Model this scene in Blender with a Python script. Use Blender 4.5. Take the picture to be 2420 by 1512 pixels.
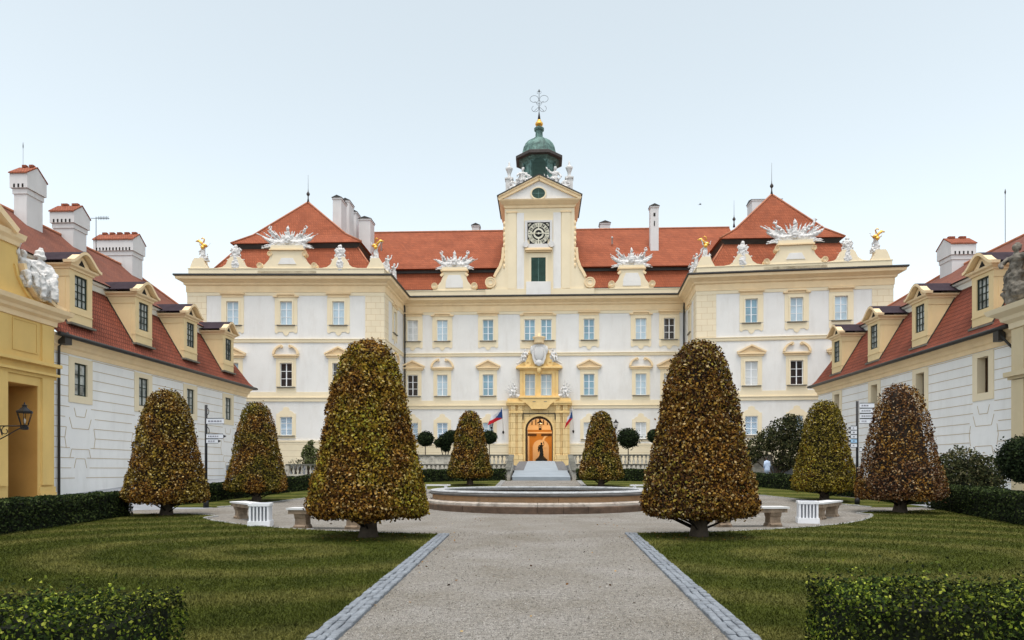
import bpy, math, random
import numpy as np
from mathutils import Matrix, Vector
R = math.radians
for _o in list(bpy.data.objects): bpy.data.objects.remove(_o)
S = bpy.context.scene
COL = S.collection

# ---------------------------------------------------------------- camera, sky, sun
FPX = 1612.0                      # focal length in pixels of a 2419 px wide frame
YAW = math.atan(68.5 / FPX)
EYE = 1.7
HOR = 1110.0
cam_d = bpy.data.cameras.new('camera')
cam = bpy.data.objects.new('camera', cam_d); COL.objects.link(cam)
cam.location = (0, 0, EYE); cam.rotation_euler = (R(90), 0, YAW)
cam_d.sensor_width = 36; cam_d.lens = FPX / 2419 * 36
cam_d.shift_y = (HOR - 756) / 2419
cam_d.clip_end = 3000; cam_d.clip_start = 0.1
S.camera = cam

SUN_EL, SUN_AZ = 74, 180
w = bpy.data.worlds.new('World'); S.world = w; w.use_nodes = True
nt = w.node_tree; nt.nodes.clear()
wo = nt.nodes.new('ShaderNodeOutputWorld'); bg = nt.nodes.new('ShaderNodeBackground')
sky = nt.nodes.new('ShaderNodeTexSky'); sky.sky_type = 'NISHITA'; sky.sun_disc = False
sky.sun_elevation = R(SUN_EL); sky.sun_rotation = R(SUN_AZ)
sky.air_density = 1.0; sky.dust_density = 2.6; sky.ozone_density = 1.0; sky.altitude = 200
hs = nt.nodes.new('ShaderNodeHueSaturation'); hs.inputs['Hue'].default_value = 0.462; hs.inputs['Saturation'].default_value = 0.34
nt.links.new(sky.outputs[0], hs.inputs['Color']); nt.links.new(hs.outputs[0], bg.inputs[0])
bg.inputs[1].default_value = 0.125
nt.links.new(bg.outputs[0], wo.inputs[0])
sl = bpy.data.lights.new('sun', 'SUN'); sl.energy = 0.85; sl.angle = R(25); sl.color = (1, 0.91, 0.79)
so = bpy.data.objects.new('sun', sl); COL.objects.link(so)
# soft warm light on the palace front
so.rotation_euler = (R(90 - SUN_EL), 0, R(-(SUN_AZ - 180)))
S.view_settings.view_transform = 'Standard'; S.view_settings.look = 'None'
S.view_settings.gamma = 1; S.view_settings.exposure = 1.18

rnd = random.Random(7)
npr = np.random.default_rng(7)

# ---------------------------------------------------------------- measuring helpers (pixel + real depth -> metres)
_ca, _sa = math.cos(YAW), math.sin(YAW)
def ray(px, py):
    xc = (px - 1209.5) / FPX; zc = (HOR - py) / FPX
    return xc * _ca - _sa, _ca + xc * _sa, zc
def atY(px, py, Y):
    d = ray(px, py); t = Y / d[1]; return Vector((d[0] * t, Y, EYE + d[2] * t))
def atX(px, py, X):
    d = ray(px, py); t = X / d[0]; return Vector((X, d[1] * t, EYE + d[2] * t))
def onln(px, py, a, b):
    d = ray(px, py); ex, ey = b[0] - a[0], b[1] - a[1]
    t = (a[0] * ey - a[1] * ex) / (d[0] * ey - d[1] * ex)
    return Vector((d[0] * t, d[1] * t, EYE + d[2] * t))
GY = [(-60, 0), (22, 0), (33, .1), (38, .3), (44, .66), (50, .92), (60, .95), (400, .95)]
def g(y):
    for (a, za), (b, zb) in zip(GY, GY[1:]):
        if y <= b: return za + (zb - za) * (y - a) / (b - a)
    return .95

# ---------------------------------------------------------------- materials
def _n(nt, t): return nt.nodes.new('ShaderNode' + t)
SS = {'fountain_stone': 2.2, 'fountain_ledge_stone': 2.6, 'fountain_base_stone': 2.2, 'fountain_rim_stone': 2.5, 'bench_stone': 3.5, 'balustrade_stone': 2.0, 'white_statue_stone': 3.0}
def mat(name, col, rough=.8, var=.12, scale=1.5, stain=0.0, stain_col=None, bump=.0, bscale=40, metal=0, spec=.3, col2=None, brick=None, streak=False):
    m = bpy.data.materials.new(name); m.use_nodes = True; nt = m.node_tree; L = nt.links
    b = nt.nodes['Principled BSDF']
    b.inputs['Roughness'].default_value = rough; b.inputs['Metallic'].default_value = metal
    b.inputs['Specular IOR Level'].default_value = spec
    geo = _n(nt, 'NewGeometry')
    no = _n(nt, 'TexNoise'); no.inputs['Scale'].default_value = scale; no.inputs['Detail'].default_value = 8; no.inputs['Roughness'].default_value = .6
    L.new(geo.outputs['Position'], no.inputs['Vector'])
    c1 = tuple(c * (1 - var) for c in col); c2 = tuple(min(1, c * (1 + var)) for c in (col2 or col))
    rp = _n(nt, 'ValToRGB'); rp.color_ramp.elements[0].position = .3; rp.color_ramp.elements[1].position = .7
    rp.color_ramp.elements[0].color = (*c1, 1); rp.color_ramp.elements[1].color = (*c2, 1)
    L.new(no.outputs[0], rp.inputs[0]); out = rp.outputs[0]
    if stain:
        n2 = _n(nt, 'TexNoise'); n2.inputs['Scale'].default_value = SS.get(name, .9); n2.inputs['Detail'].default_value = 10; n2.inputs['Roughness'].default_value = .7
        mp = _n(nt, 'Mapping'); mp.inputs['Scale'].default_value = (1.3, 1.3, .35) if streak else (1, 1, 1)
        L.new(geo.outputs['Position'], mp.inputs[0]); L.new(mp.outputs[0], n2.inputs['Vector'])
        r2 = _n(nt, 'ValToRGB'); r2.color_ramp.elements[0].position = .48; r2.color_ramp.elements[1].position = .72
        r2.color_ramp.elements[0].color = (0, 0, 0, 1); r2.color_ramp.elements[1].color = (stain, stain, stain, 1)
        L.new(n2.outputs[0], r2.inputs[0])
        mx = _n(nt, 'MixRGB'); L.new(r2.outputs[0], mx.inputs[0]); L.new(out, mx.inputs[1])
        mx.inputs[2].default_value = (*(stain_col or tuple(c * .5 for c in col)), 1); out = mx.outputs[0]
    hgt = None
    if brick:   # (width, height, mortar, mortar colour, colour variation)
        bw, bh, mo, mc, bv = brick
        sep = _n(nt, 'SeparateXYZ'); L.new(geo.outputs['Position'], sep.inputs[0])
        ad = _n(nt, 'Math'); ad.operation = 'ADD'; L.new(sep.outputs[0], ad.inputs[0]); L.new(sep.outputs[1], ad.inputs[1])
        cb = _n(nt, 'CombineXYZ'); L.new(ad.outputs[0], cb.inputs[0]); L.new(sep.outputs[2], cb.inputs[1])
        bt = _n(nt, 'TexBrick'); bt.inputs['Scale'].default_value = 1; bt.inputs['Brick Width'].default_value = bw; bt.inputs['Row Height'].default_value = bh
        bt.inputs['Mortar Size'].default_value = mo; bt.inputs['Mortar Smooth'].default_value = .2
        bt.inputs['Color1'].default_value = (1, 1, 1, 1); bt.inputs['Color2'].default_value = (1 - bv,) * 3 + (1,)
        bt.inputs['Mortar'].default_value = (*mc, 1)
        L.new(cb.outputs[0], bt.inputs['Vector'])
        mx = _n(nt, 'MixRGB'); mx.blend_type = 'MULTIPLY'; mx.inputs[0].default_value = 1
        L.new(out, mx.inputs[1]); L.new(bt.outputs[0], mx.inputs[2]); out = mx.outputs[0]; hgt = bt.outputs['Fac']
    L.new(out, b.inputs['Base Color'])
    if bump or hgt:
        bp = _n(nt, 'Bump'); bp.inputs['Distance'].default_value = .02; bp.inputs['Strength'].default_value = bump or .4
        if hgt:
            iv = _n(nt, 'Math'); iv.operation = 'SUBTRACT'; iv.inputs[0].default_value = 1; L.new(hgt, iv.inputs[1]); L.new(iv.outputs[0], bp.inputs['Height'])
        else:
            n3 = _n(nt, 'TexNoise'); n3.inputs['Scale'].default_value = bscale; n3.inputs['Detail'].default_value = 6
            L.new(geo.outputs['Position'], n3.inputs['Vector']); L.new(n3.outputs[0], bp.inputs['Height'])
        L.new(bp.outputs[0], b.inputs['Normal'])
    return m
def leafmat(name, cols, trans=.25, patch=None, pscale=1.1, rough=.6):
    """cols: list of (pos, rgb) picked at random per leaf; patch: second list used in large patches"""
    m = bpy.data.materials.new(name); m.use_nodes = True; nt = m.node_tree; L = nt.links
    b = nt.nodes['Principled BSDF']; out = nt.nodes['Material Output']
    b.inputs['Roughness'].default_value = .85; b.inputs['Specular IOR Level'].default_value = .12
    geo = _n(nt, 'NewGeometry')
    def ramp(cs):
        rp = _n(nt, 'ValToRGB'); e = rp.color_ramp.elements
        while len(e) < len(cs): e.new(.5)
        for el, (p, c) in zip(e, cs): el.position = p; el.color = (*c, 1)
        L.new(geo.outputs['Random Per Island'], rp.inputs[0]); return rp.outputs[0]
    c = ramp(cols)
    if patch:
        c2 = ramp(patch); no = _n(nt, 'TexNoise'); no.inputs['Scale'].default_value = pscale; no.inputs['Detail'].default_value = 3
        L.new(geo.outputs['Position'], no.inputs['Vector'])
        r = _n(nt, 'ValToRGB'); r.color_ramp.elements[0].position = .42; r.color_ramp.elements[1].position = .58; L.new(no.outputs[0], r.inputs[0])
        mx = _n(nt, 'MixRGB'); L.new(r.outputs[0], mx.inputs[0]); L.new(c, mx.inputs[1]); L.new(c2, mx.inputs[2]); c = mx.outputs[0]
    L.new(c, b.inputs['Base Color'])
    tr = _n(nt, 'BsdfTranslucent'); L.new(c, tr.inputs[0]); ms = _n(nt, 'MixShader'); ms.inputs[0].default_value = trans
    L.new(b.outputs[0], ms.inputs[1]); L.new(tr.outputs[0], ms.inputs[2]); L.new(ms.outputs[0], out.inputs[0])
    return m
def glassmat(name, col, rough=.08, spec=.6):
    m = mat(name, col, rough, .25, .6, spec=spec); return m  # noise in the base colour stands in for uneven reflections

M = {}
M['white'] = mat('white_plaster', (.75, .735, .705), .9, .05, .35, .6, (.64, .61, .565), .15, 30, streak=True)
M['wwhite'] = mat('wing_plaster', (.84, .835, .815), .9, .04, .35, .5, (.70, .69, .66), .15, 30, streak=True)  # whiter than the palace plaster to offset the weak light on the wings
M['cream'] = mat('cream_plaster', (.80, .69, .49), .9, .04, .5, .3, (.72, .61, .43), .15, 30, streak=True)
M['ochre'] = mat('ochre_moulding', (.84, .65, .40), .85, .06, .8, .3, (.66, .46, .24), .1, 30)
M['deep'] = mat('deep_ochre_plaster', (.72, .50, .18), .9, .07, .5, .35, (.58, .40, .16), .15, 30, streak=True)
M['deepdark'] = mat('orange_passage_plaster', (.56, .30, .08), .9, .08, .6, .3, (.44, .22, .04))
M['portal'] = mat('golden_portal_stone', (.80, .60, .30), .85, .08, 1.4, .4, (.60, .40, .17), .3, 12, brick=(1.1, .72, .03, (.62, .55, .45), .06))
M['portal2'] = mat('golden_portal_moulding', (.80, .57, .25), .85, .1, 1.4, .4, (.55, .35, .12), .2, 20)
M['beige'] = mat('beige_plaster', (.62, .52, .34), .9, .07, .6, .35, (.5, .42, .28), streak=True)
M['dorm'] = mat('dormer_plaster', (.76, .59, .33), .9, .06, .6, .35, (.62, .48, .28), streak=True)
M['quoin'] = mat('cream_quoin', (.80, .69, .50), .9, .04, .5, .25, (.72, .58, .38), brick=(1.0, .62, .022, (.80, .72, .62), .05))
M['plinth'] = mat('cream_banded_plinth', (.76, .66, .47), .9, .05, .5, .4, (.60, .54, .42), brick=(60, .62, .02, (.78, .72, .66), 0))
M['tile'] = mat('orange_roof_tiles', (.34, .088, .036), .85, .16, .5, .45, (.25, .078, .042), .5, brick=(.25, .36, .04, (.66, .63, .62), .24), col2=(.35, .10, .045))
M['tile2'] = mat('red_brown_roof_tiles', (.27, .070, .038), .85, .16, .5, .5, (.15, .055, .04), .6, brick=(.22, .30, .04, (.42, .38, .37), .28))
M['tile3'] = mat('weathered_upper_tiles', (.215, .076, .048), .9, .14, .6, .7, (.13, .06, .048), .5, brick=(.19, .15, .015, (.72, .7, .7), .18))
M['ridge'] = mat('ridge_tiles', (.40, .16, .09), .85, .2, 3)
M['metal'] = mat('dark_sheet_metal', (.035, .033, .03), .5, .2, 2, spec=.4)
M['plum'] = mat('plum_metal_hood', (.030, .018, .026), .75, .3, 2.5, .4, (.055, .04, .048), spec=.2)
M['copperd'] = mat('brown_copper', (.06, .05, .045), .6, .3, 3)
M['verd'] = mat('verdigris_copper', (.05, .105, .095), .7, .4, 1.6, .95, (.022, .035, .034), .2, 10, streak=True, col2=(.16, .27, .24))
M['shut'] = mat('dark_green_shutter', (.022, .06, .045), .5, .2, 2)
M['gold'] = mat('gilded', (.85, .48, .10), .35, .15, 3, metal=.75)
M['ltrim'] = mat('pale_trim', (.72, .69, .60), .85, .05, 1)
M['frame'] = mat('white_window_frame', (.86, .87, .88), .5, .03, 2)
M['gframe'] = mat('dark_green_window_frame', (.018, .03, .022), .5, .2, 2)
M['sill'] = mat('weathered_sill', (.18, .17, .14), .8, .2, 3)
M['g_cur'] = glassmat('curtained_pane', (.44, .56, .64), .15)
M['g_blue'] = glassmat('blue_sky_pane', (.20, .34, .42), .12)  # reflected sky put into the pane colour as blue
M['g_pale'] = glassmat('pale_shuttered_pane', (.62, .64, .64), .25)
M['g_dark'] = glassmat('dark_pane', (.035, .03, .03), .05)
M['g_grid'] = mat('latticed_pane', (.10, .13, .16), .15, .1, 2, brick=(.12, .14, .025, (6, 6, 6), 0), spec=.5)
M['g_old'] = mat('old_pane_with_curtain', (.36, .38, .36), .1, .75, 1.6, spec=.6)  # grey lightened so the base colour carries the panes' reflections
M['wood'] = mat('brown_shutter_wood', (.075, .042, .02), .7, .3, 3)
M['stat'] = mat('white_statue_stone', (.66, .65, .635), .85, .12, 3, .6, (.33, .32, .31), .3, 14)
M['statd'] = mat('dark_weathered_stone', (.10, .09, .075), .9, .4, 3, .8, (.03, .028, .025), .5, 14, col2=(.2, .18, .15))
M['chim'] = mat('white_chimney_plaster', (.66, .655, .65), .9, .04, .8, .35, (.5, .49, .48), streak=True)
M['soot'] = mat('chimney_opening', (.02, .018, .016), .9)
M['brickc'] = mat('chimney_cap_tiles', (.34, .10, .05), .85, .25, 4, brick=(.18, .2, .02, (.4, .4, .4), .25))
M['bark'] = mat('bark', (.085, .065, .048), .95, .35, 5, bump=.8, bscale=18)
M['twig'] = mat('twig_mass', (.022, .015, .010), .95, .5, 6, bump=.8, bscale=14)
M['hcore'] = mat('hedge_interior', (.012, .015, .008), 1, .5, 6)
M['stone'] = mat('bench_stone', (.27, .20, .14), .9, .3, 4, .85, (.08, .065, .05), .6, 16)
M['stonet'] = mat('pale_bench_top', (.62, .62, .62), .7, .08, 3, .5, (.42, .40, .36), .2, 20)
M['fst'] = mat('fountain_stone', (.44, .26, .14), .9, .25, 2.2, .8, (.17, .13, .09), .5, 14)
M['fledge'] = mat('fountain_ledge_stone', (.44, .39, .34), .9, .2, 2.4, .9, (.10, .085, .07), .6, 14)
M['fbase'] = mat('fountain_base_stone', (.10, .065, .045), .9, .35, 2.4, .8, (.045, .035, .028), .6, 14)
M['frim'] = mat('fountain_rim_stone', (.40, .41, .42), .75, .15, 2.6, .85, (.17, .17, .17), .5, 12)
M['fdark'] = mat('fountain_lip_stone', (.12, .115, .11), .85, .3, 2, .8, (.09, .085, .08), .5, 14)
M['bal'] = mat('balustrade_stone', (.54, .51, .44), .9, .15, 1.5, .95, (.09, .085, .07), .4, 14)
M['balt'] = mat('mossy_coping_stone', (.10, .10, .085), .95, .4, 2, .6, (.25, .24, .2), .4, 14)
M['black'] = mat('black_iron', (.012, .012, .014), .5, .2, 3)
M['sign'] = mat('white_sign_board', (.66, .68, .72), .5, .03, 2)
M['signb'] = mat('blue_sign_board', (.35, .55, .75), .5, .05, 2)
M['ink'] = mat('grey_ink', (.20, .20, .24), .6, .1, 3)
M['bin'] = mat('white_bin_paint', (.76, .77, .80), .5, .04, 3, .3, (.62, .62, .62))
M['bindark'] = mat('bin_liner', (.28, .29, .32), .8)
M['fblue'] = mat('blue_flag_cloth', (.03, .09, .27), .8)
M['fred'] = mat('red_flag_cloth', (.62, .02, .03), .8)
M['fwhite'] = mat('white_flag_cloth', (.72, .72, .76), .8)
M['pv'] = mat('pale_paving', (.27, .285, .31), .85, .1, 1, .4, (.36, .37, .38), .3, 20, brick=(.5, .3, .015, (.7, .7, .7), .12))
M['ramp'] = mat('pale_ramp_slabs', (.27, .31, .35), .85, .08, 1, .3, (.22, .25, .28), .2, 20)
M['cobd'] = mat('dark_cobbles', (.13, .13, .135), .9, .2, 3, bump=.6, bscale=9)
M['sett'] = mat('granite_setts', (.20, .22, .245), .85, .3, 7, .6, (.11, .12, .135), .5, 30)
M['curb'] = mat('pale_curb_stones', (.30, .30, .29), .85, .18, 5, .5, (.33, .32, .3), .4, 30)
M['clockb'] = mat('black_clock_field', (.005, .005, .006), .6)
M['clockw'] = mat('cream_clock_dial', (.66, .64, .52), .6, .08, 3)
M['skin'] = mat('skin', (.50, .30, .22), .6)
M['hair'] = mat('dark_hair', (.02, .015, .012), .6)
M['coat'] = mat('light_blue_coat', (.42, .52, .68), .8, .1, 3)
M['trous'] = mat('grey_trousers', (.25, .30, .36), .8)
M['bronze'] = mat('dark_bronze', (.03, .04, .035), .5, .3, 4)
M['lampglass'] = mat('lantern_glass', (.55, .50, .42), .15, .05, 3)
M['water'] = mat('fountain_water', (.10, .13, .13), .03, .05, 1, bump=.05, bscale=3, spec=.8)

# ---------------------------------------------------------------- mesh builder
class MB:
    def __init__(s): s.v = []; s.f = []; s.m = []; s.sm = []
    def add(s, vs, fs, m=0, smooth=False):
        o = len(s.v); s.v += [tuple(v) for v in vs]
        for f in fs: s.f.append(tuple(i + o for i in f)); s.m.append(m); s.sm.append(smooth)
        return s
    def box(s, x0, x1, y0, y1, z0, z1, m=0):
        return s.add([(x, y, z) for z in (z0, z1) for y in (y0, y1) for x in (x0, x1)],
                     [(0, 2, 3, 1), (4, 5, 7, 6), (0, 1, 5, 4), (2, 6, 7, 3), (0, 4, 6, 2), (1, 3, 7, 5)], m)
    def frus(s, a, z0, b, z1, m=0):     # rect a=(x0,x1,y0,y1) at z0 to rect b at z1
        vs = [(x, y, z) for (q, z) in ((a, z0), (b, z1)) for y in (q[2], q[3]) for x in (q[0], q[1])]
        return s.add(vs, [(0, 2, 3, 1), (4, 5, 7, 6), (0, 1, 5, 4), (2, 6, 7, 3), (0, 4, 6, 2), (1, 3, 7, 5)], m)
    def prism(s, poly, y0, y1, m=0, ax='y'):   # polygon in (x,z), pulled along y (ax='x': polygon (y,z) along x; ax='z': (x,y) along z)
        f = {'y': lambda p, t: (p[0], t, p[1]), 'x': lambda p, t: (t, p[0], p[1]), 'z': lambda p, t: (p[0], p[1], t)}[ax]
        n = len(poly)
        vs = [f(p, y0) for p in poly] + [f(p, y1) for p in poly]
        fs = [tuple(range(n)), tuple(range(2 * n - 1, n - 1, -1))] + [(i, (i + 1) % n, n + (i + 1) % n, n + i) for i in range(n)]
        return s.add(vs, fs, m)
    def bar(s, p, q, wd, y0, y1, m=0):         # bar in the x,z plane
        d = Vector((q[0] - p[0], q[1] - p[1])).normalized(); n = Vector((-d.y, d.x)) * wd / 2
        return s.prism([(p[0] + n.x, p[1] + n.y), (p[0] - n.x, p[1] - n.y), (q[0] - n.x, q[1] - n.y), (q[0] + n.x, q[1] + n.y)], y0, y1, m)
    def arc(s, cx, cz, r0, r1, a0, a1, y0, y1, m=0, n=10, sx=1.0):
        for i in range(n):
            t0, t1 = [R(a0 + (a1 - a0) * (i + k) / n) for k in (0, 1)]
            P = lambda r, t: (cx + r * sx * math.cos(t), cz + r * math.sin(t))
            s.prism([P(r0, t0), P(r0, t1), P(r1, t1), P(r1, t0)], y0, y1, m)
        return s
    def tube(s, pts, rad, n=8, m=0, smooth=True):
        pts = [Vector(p) for p in pts]; k = len(pts)
        if not isinstance(rad, (list, tuple)): rad = [rad] * k
        o = len(s.v); up = Vector((0.31, 0.17, 1)).normalized()
        for i, p in enumerate(pts):
            d = (pts[min(i + 1, k - 1)] - pts[max(i - 1, 0)]).normalized()
            u = d.cross(up)
            if u.length < .05: u = d.cross(Vector((1, 0, 0)))
            u.normalize(); v = d.cross(u)
            for j in range(n):
                a = 2 * math.pi * j / n; s.v.append(tuple(p + (u * math.cos(a) + v * math.sin(a)) * rad[i]))
        for i in range(k - 1):
            for j in range(n):
                s.f.append((o + i * n + j, o + i * n + (j + 1) % n, o + (i + 1) * n + (j + 1) % n, o + (i + 1) * n + j)); s.m.append(m); s.sm.append(smooth)
        s.f.append(tuple(o + j for j in range(n))[::-1]); s.f.append(tuple(o + (k - 1) * n + j for j in range(n))); s.m += [m, m]; s.sm += [False, False]
        return s
    def lathe(s, prof, cx=0, cy=0, n=16, m=0, smooth=True, rot=0, sy=1.0):
        o = len(s.v)
        for (r, z) in prof:
            for j in range(n):
                a = 2 * math.pi * (j + rot) / n; s.v.append((cx + r * math.cos(a), cy + r * math.sin(a) * sy, z))
        for i in range(len(prof) - 1):
            for j in range(n):
                s.f.append((o + i * n + j, o + i * n + (j + 1) % n, o + (i + 1) * n + (j + 1) % n, o + (i + 1) * n + j)); s.m.append(m); s.sm.append(smooth)
        s.f.append(tuple(o + j for j in range(n))[::-1]); s.f.append(tuple(o + (len(prof) - 1) * n + j for j in range(n))); s.m += [m, m]; s.sm += [False, False]
        return s
    def ell(s, c, r, m=0, nu=10, nv=7, rotm=None):
        vs = []; fs = []
        for i in range(nv + 1):
            t = math.pi * i / nv
            for j in range(nu):
                a = 2 * math.pi * j / nu
                p = Vector((r[0] * math.sin(t) * math.cos(a), r[1] * math.sin(t) * math.sin(a), r[2] * math.cos(t)))
                if rotm: p = rotm @ p
                vs.append(p + Vector(c))
        for i in range(nv):
            for j in range(nu): fs.append((i * nu + j, (i + 1) * nu + j, (i + 1) * nu + (j + 1) % nu, i * nu + (j + 1) % nu))
        return s.add(vs, fs, m, True)
    def sweep(s, path, prof, m=0, closed=False):     # prof: closed (out, z); out is to the right of the path
        n = len(path); k = len(prof); P = [Vector(p[:2]) for p in path]; o = len(s.v)
        for i in range(n):
            a = (P[i] - P[i - 1]).normalized() if (i > 0 or closed) else None
            b = (P[(i + 1) % n] - P[i]).normalized() if (i < n - 1 or closed) else None
            na = Vector((a.y, -a.x)) if a else None; nb = Vector((b.y, -b.x)) if b else None
            if na is None: mt = nb
            elif nb is None: mt = na
            else: mt = (na + nb); mt = mt / max(.2, mt.dot(na)); 
            for (u, z) in prof: q = P[i] + mt * u; s.v.append((q.x, q.y, z))
        for i in range(n if closed else n - 1):
            for j in range(k):
                a0 = o + i * k; b0 = o + ((i + 1) % n) * k
                s.f.append((a0 + j, b0 + j, b0 + (j + 1) % k, a0 + (j + 1) % k)); s.m.append(m); s.sm.append(False)
        if not closed:
            s.f.append(tuple(o + j for j in range(k))); s.f.append(tuple(o + (n - 1) * k + j for j in range(k))[::-1]); s.m += [m, m]; s.sm += [False, False]
        return s
    def wall(s, x0, x1, z0, z1, holes, th=.35, m=0, mr=None):   # wall in local x,z with front at y=0 and rectangular holes
        xs = sorted({x0, x1, *[h[0] for h in holes], *[h[1] for h in holes]}); zs = sorted({z0, z1, *[h[2] for h in holes], *[h[3] for h in holes]})
        xs = [x for x in xs if x0 <= x <= x1]; zs = [z for z in zs if z0 <= z <= z1]
        for a, b in zip(xs, xs[1:]):
            for c, d in zip(zs, zs[1:]):
                mx, mz = (a + b) / 2, (c + d) / 2
                if any(h[0] < mx < h[1] and h[2] < mz < h[3] for h in holes): continue
                s.add([(a, 0, c), (b, 0, c), (b, 0, d), (a, 0, d)], [(0, 1, 2, 3)], m)
        for (a, b, c, d) in holes:
            s.add([(a, 0, c), (b, 0, c), (b, 0, d), (a, 0, d), (a, th, c), (b, th, c), (b, th, d), (a, th, d)],
                  [(0, 4, 5, 1), (1, 5, 6, 2), (2, 6, 7, 3), (3, 7, 4, 0)], m if mr is None else mr)
        return s
    def mesh(s, name, mats):
        me = bpy.data.meshes.new(name); me.from_pydata(s.v, [], s.f)
        for mm in mats: me.materials.append(M[mm] if isinstance(mm, str) else mm)
        me.polygons.foreach_set('material_index', s.m); me.polygons.foreach_set('use_smooth', s.sm); me.update(); return me

WM = {}       # world matrices
def link(name, data, parent=None, W=None, label=None, cat=None, group=None, kind=None):
    o = bpy.data.objects.new(name, data); COL.objects.link(o); W = W or Matrix()
    WM[o.name] = W.copy()
    if parent is not None:
        o.parent = parent; o.matrix_basis = WM[parent.name].inverted() @ W
    else: o.matrix_basis = W
    for k, v in (('label', label), ('category', cat), ('group', group), ('kind', kind)):
        if v: o[k] = v
    return o
def thing(name, label, cat, loc=(0, 0, 0), rz=0, group=None):
    return link(name, None, None, Matrix.Translation(loc) @ Matrix.Rotation(rz, 4, 'Z'), label, cat, group)
def T(x=0, y=0, z=0, rz=0): return Matrix.Translation((x, y, z)) @ Matrix.Rotation(rz, 4, 'Z')
def frame(p0, p1):
    u = Vector((p1[0] - p0[0], p1[1] - p0[1], 0)).normalized()
    return Matrix.Translation((p0[0], p0[1], 0)) @ Matrix.Rotation(math.atan2(u.y, u.x), 4, 'Z'), (Vector(p1[:2]) - Vector(p0[:2])).length
def npmesh(name, V, F, mats, mi=None, smooth=False):
    me = bpy.data.meshes.new(name); V = np.asarray(V, np.float32); F = np.asarray(F, np.int32); k = F.shape[1]
    me.vertices.add(len(V)); me.vertices.foreach_set('co', V.ravel())
    me.loops.add(F.size); me.loops.foreach_set('vertex_index', F.ravel())
    me.polygons.add(len(F)); me.polygons.foreach_set('loop_start', np.arange(0, F.size, k, dtype=np.int32))
    try: me.polygons.foreach_set('loop_total', np.full(len(F), k, np.int32))
    except Exception: pass
    for mm in mats: me.materials.append(M[mm] if isinstance(mm, str) else mm)
    if mi is not None: me.polygons.foreach_set('material_index', np.asarray(mi, np.int32))
    me.update(calc_edges=True); me.validate(); return me
def leaf_mesh(name, P, N, size, mats, elong=1.6, tilt=.7, mi=None, core=None):
    """one rhombus leaf per point; N outward normals, tilted at random"""
    n = len(P); N = N + npr.normal(0, tilt, (n, 3)); N /= np.linalg.norm(N, axis=1, keepdims=True) + 1e-9
    A = np.cross(N, npr.normal(0, 1, (n, 3))); A /= np.linalg.norm(A, axis=1, keepdims=True) + 1e-9; B = np.cross(N, A)
    s = np.asarray(size).reshape(-1, 1) * npr.uniform(.65, 1.35, (n, 1))
    V = np.stack([P - A * s * elong / 2, P + B * s / 2 + A * s * .1, P + A * s * elong / 2, P - B * s / 2 + A * s * .1], 1).reshape(-1, 3)
    F = np.arange(4 * n).reshape(n, 4)
    mi = np.zeros(n, int) if mi is None else mi
    if core is not None:          # (verts, quads, material index)
        F = np.vstack([F, np.asarray(core[1]) + len(V)]); V = np.vstack([V, core[0]]); mi = np.concatenate([mi, np.full(len(core[1]), core[2])])
    return npmesh(name, V, F, mats, mi)

# ================================================================= GROUND
def gsheet(name, poly_or_rows, m, dz, kind='structure'):
    pass
def clip_y(poly, ys):
    """cut an x,y polygon into strips at the ys so that it can follow the ground"""
    out = []
    def half(P, y, keep_above):
        Q = []
        for i in range(len(P)):
            a, b = P[i], P[(i + 1) % len(P)]; ia = (a[1] >= y) == keep_above or a[1] == y; ib = (b[1] >= y) == keep_above or b[1] == y
            if ia: Q.append(a)
            if ia != ib:
                t = (y - a[1]) / (b[1] - a[1]); Q.append((a[0] + (b[0] - a[0]) * t, y))
        return Q
    ys = sorted(ys)
    for y0, y1 in zip(ys, ys[1:]):
        q = half(poly, y0, True)
        if len(q) > 2: q = half(q, y1, False)
        if len(q) > 2: out.append(q)
    return out
def sheet(name, poly, m, dz, skirt=.04, kind='structure'):
    b = MB(); Y = [-60] + [y for y, _ in GY[1:-1]] + [400]
    for q in clip_y(poly, Y):
        n = len(q); vs = [(x, y, g(y) + dz) for x, y in q]; b.add(vs, [tuple(range(n))])
    n = len(poly)
    for i in range(n):
        a, c = poly[i], poly[(i + 1) % n]
        b.add([(a[0], a[1], g(a[1]) + dz), (c[0], c[1], g(c[1]) + dz), (c[0], c[1], g(c[1]) + dz - skirt), (a[0], a[1], g(a[1]) + dz - skirt)], [(0, 1, 2, 3)])
    return link(name, b.mesh(name, [m]), kind=kind)
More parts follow.
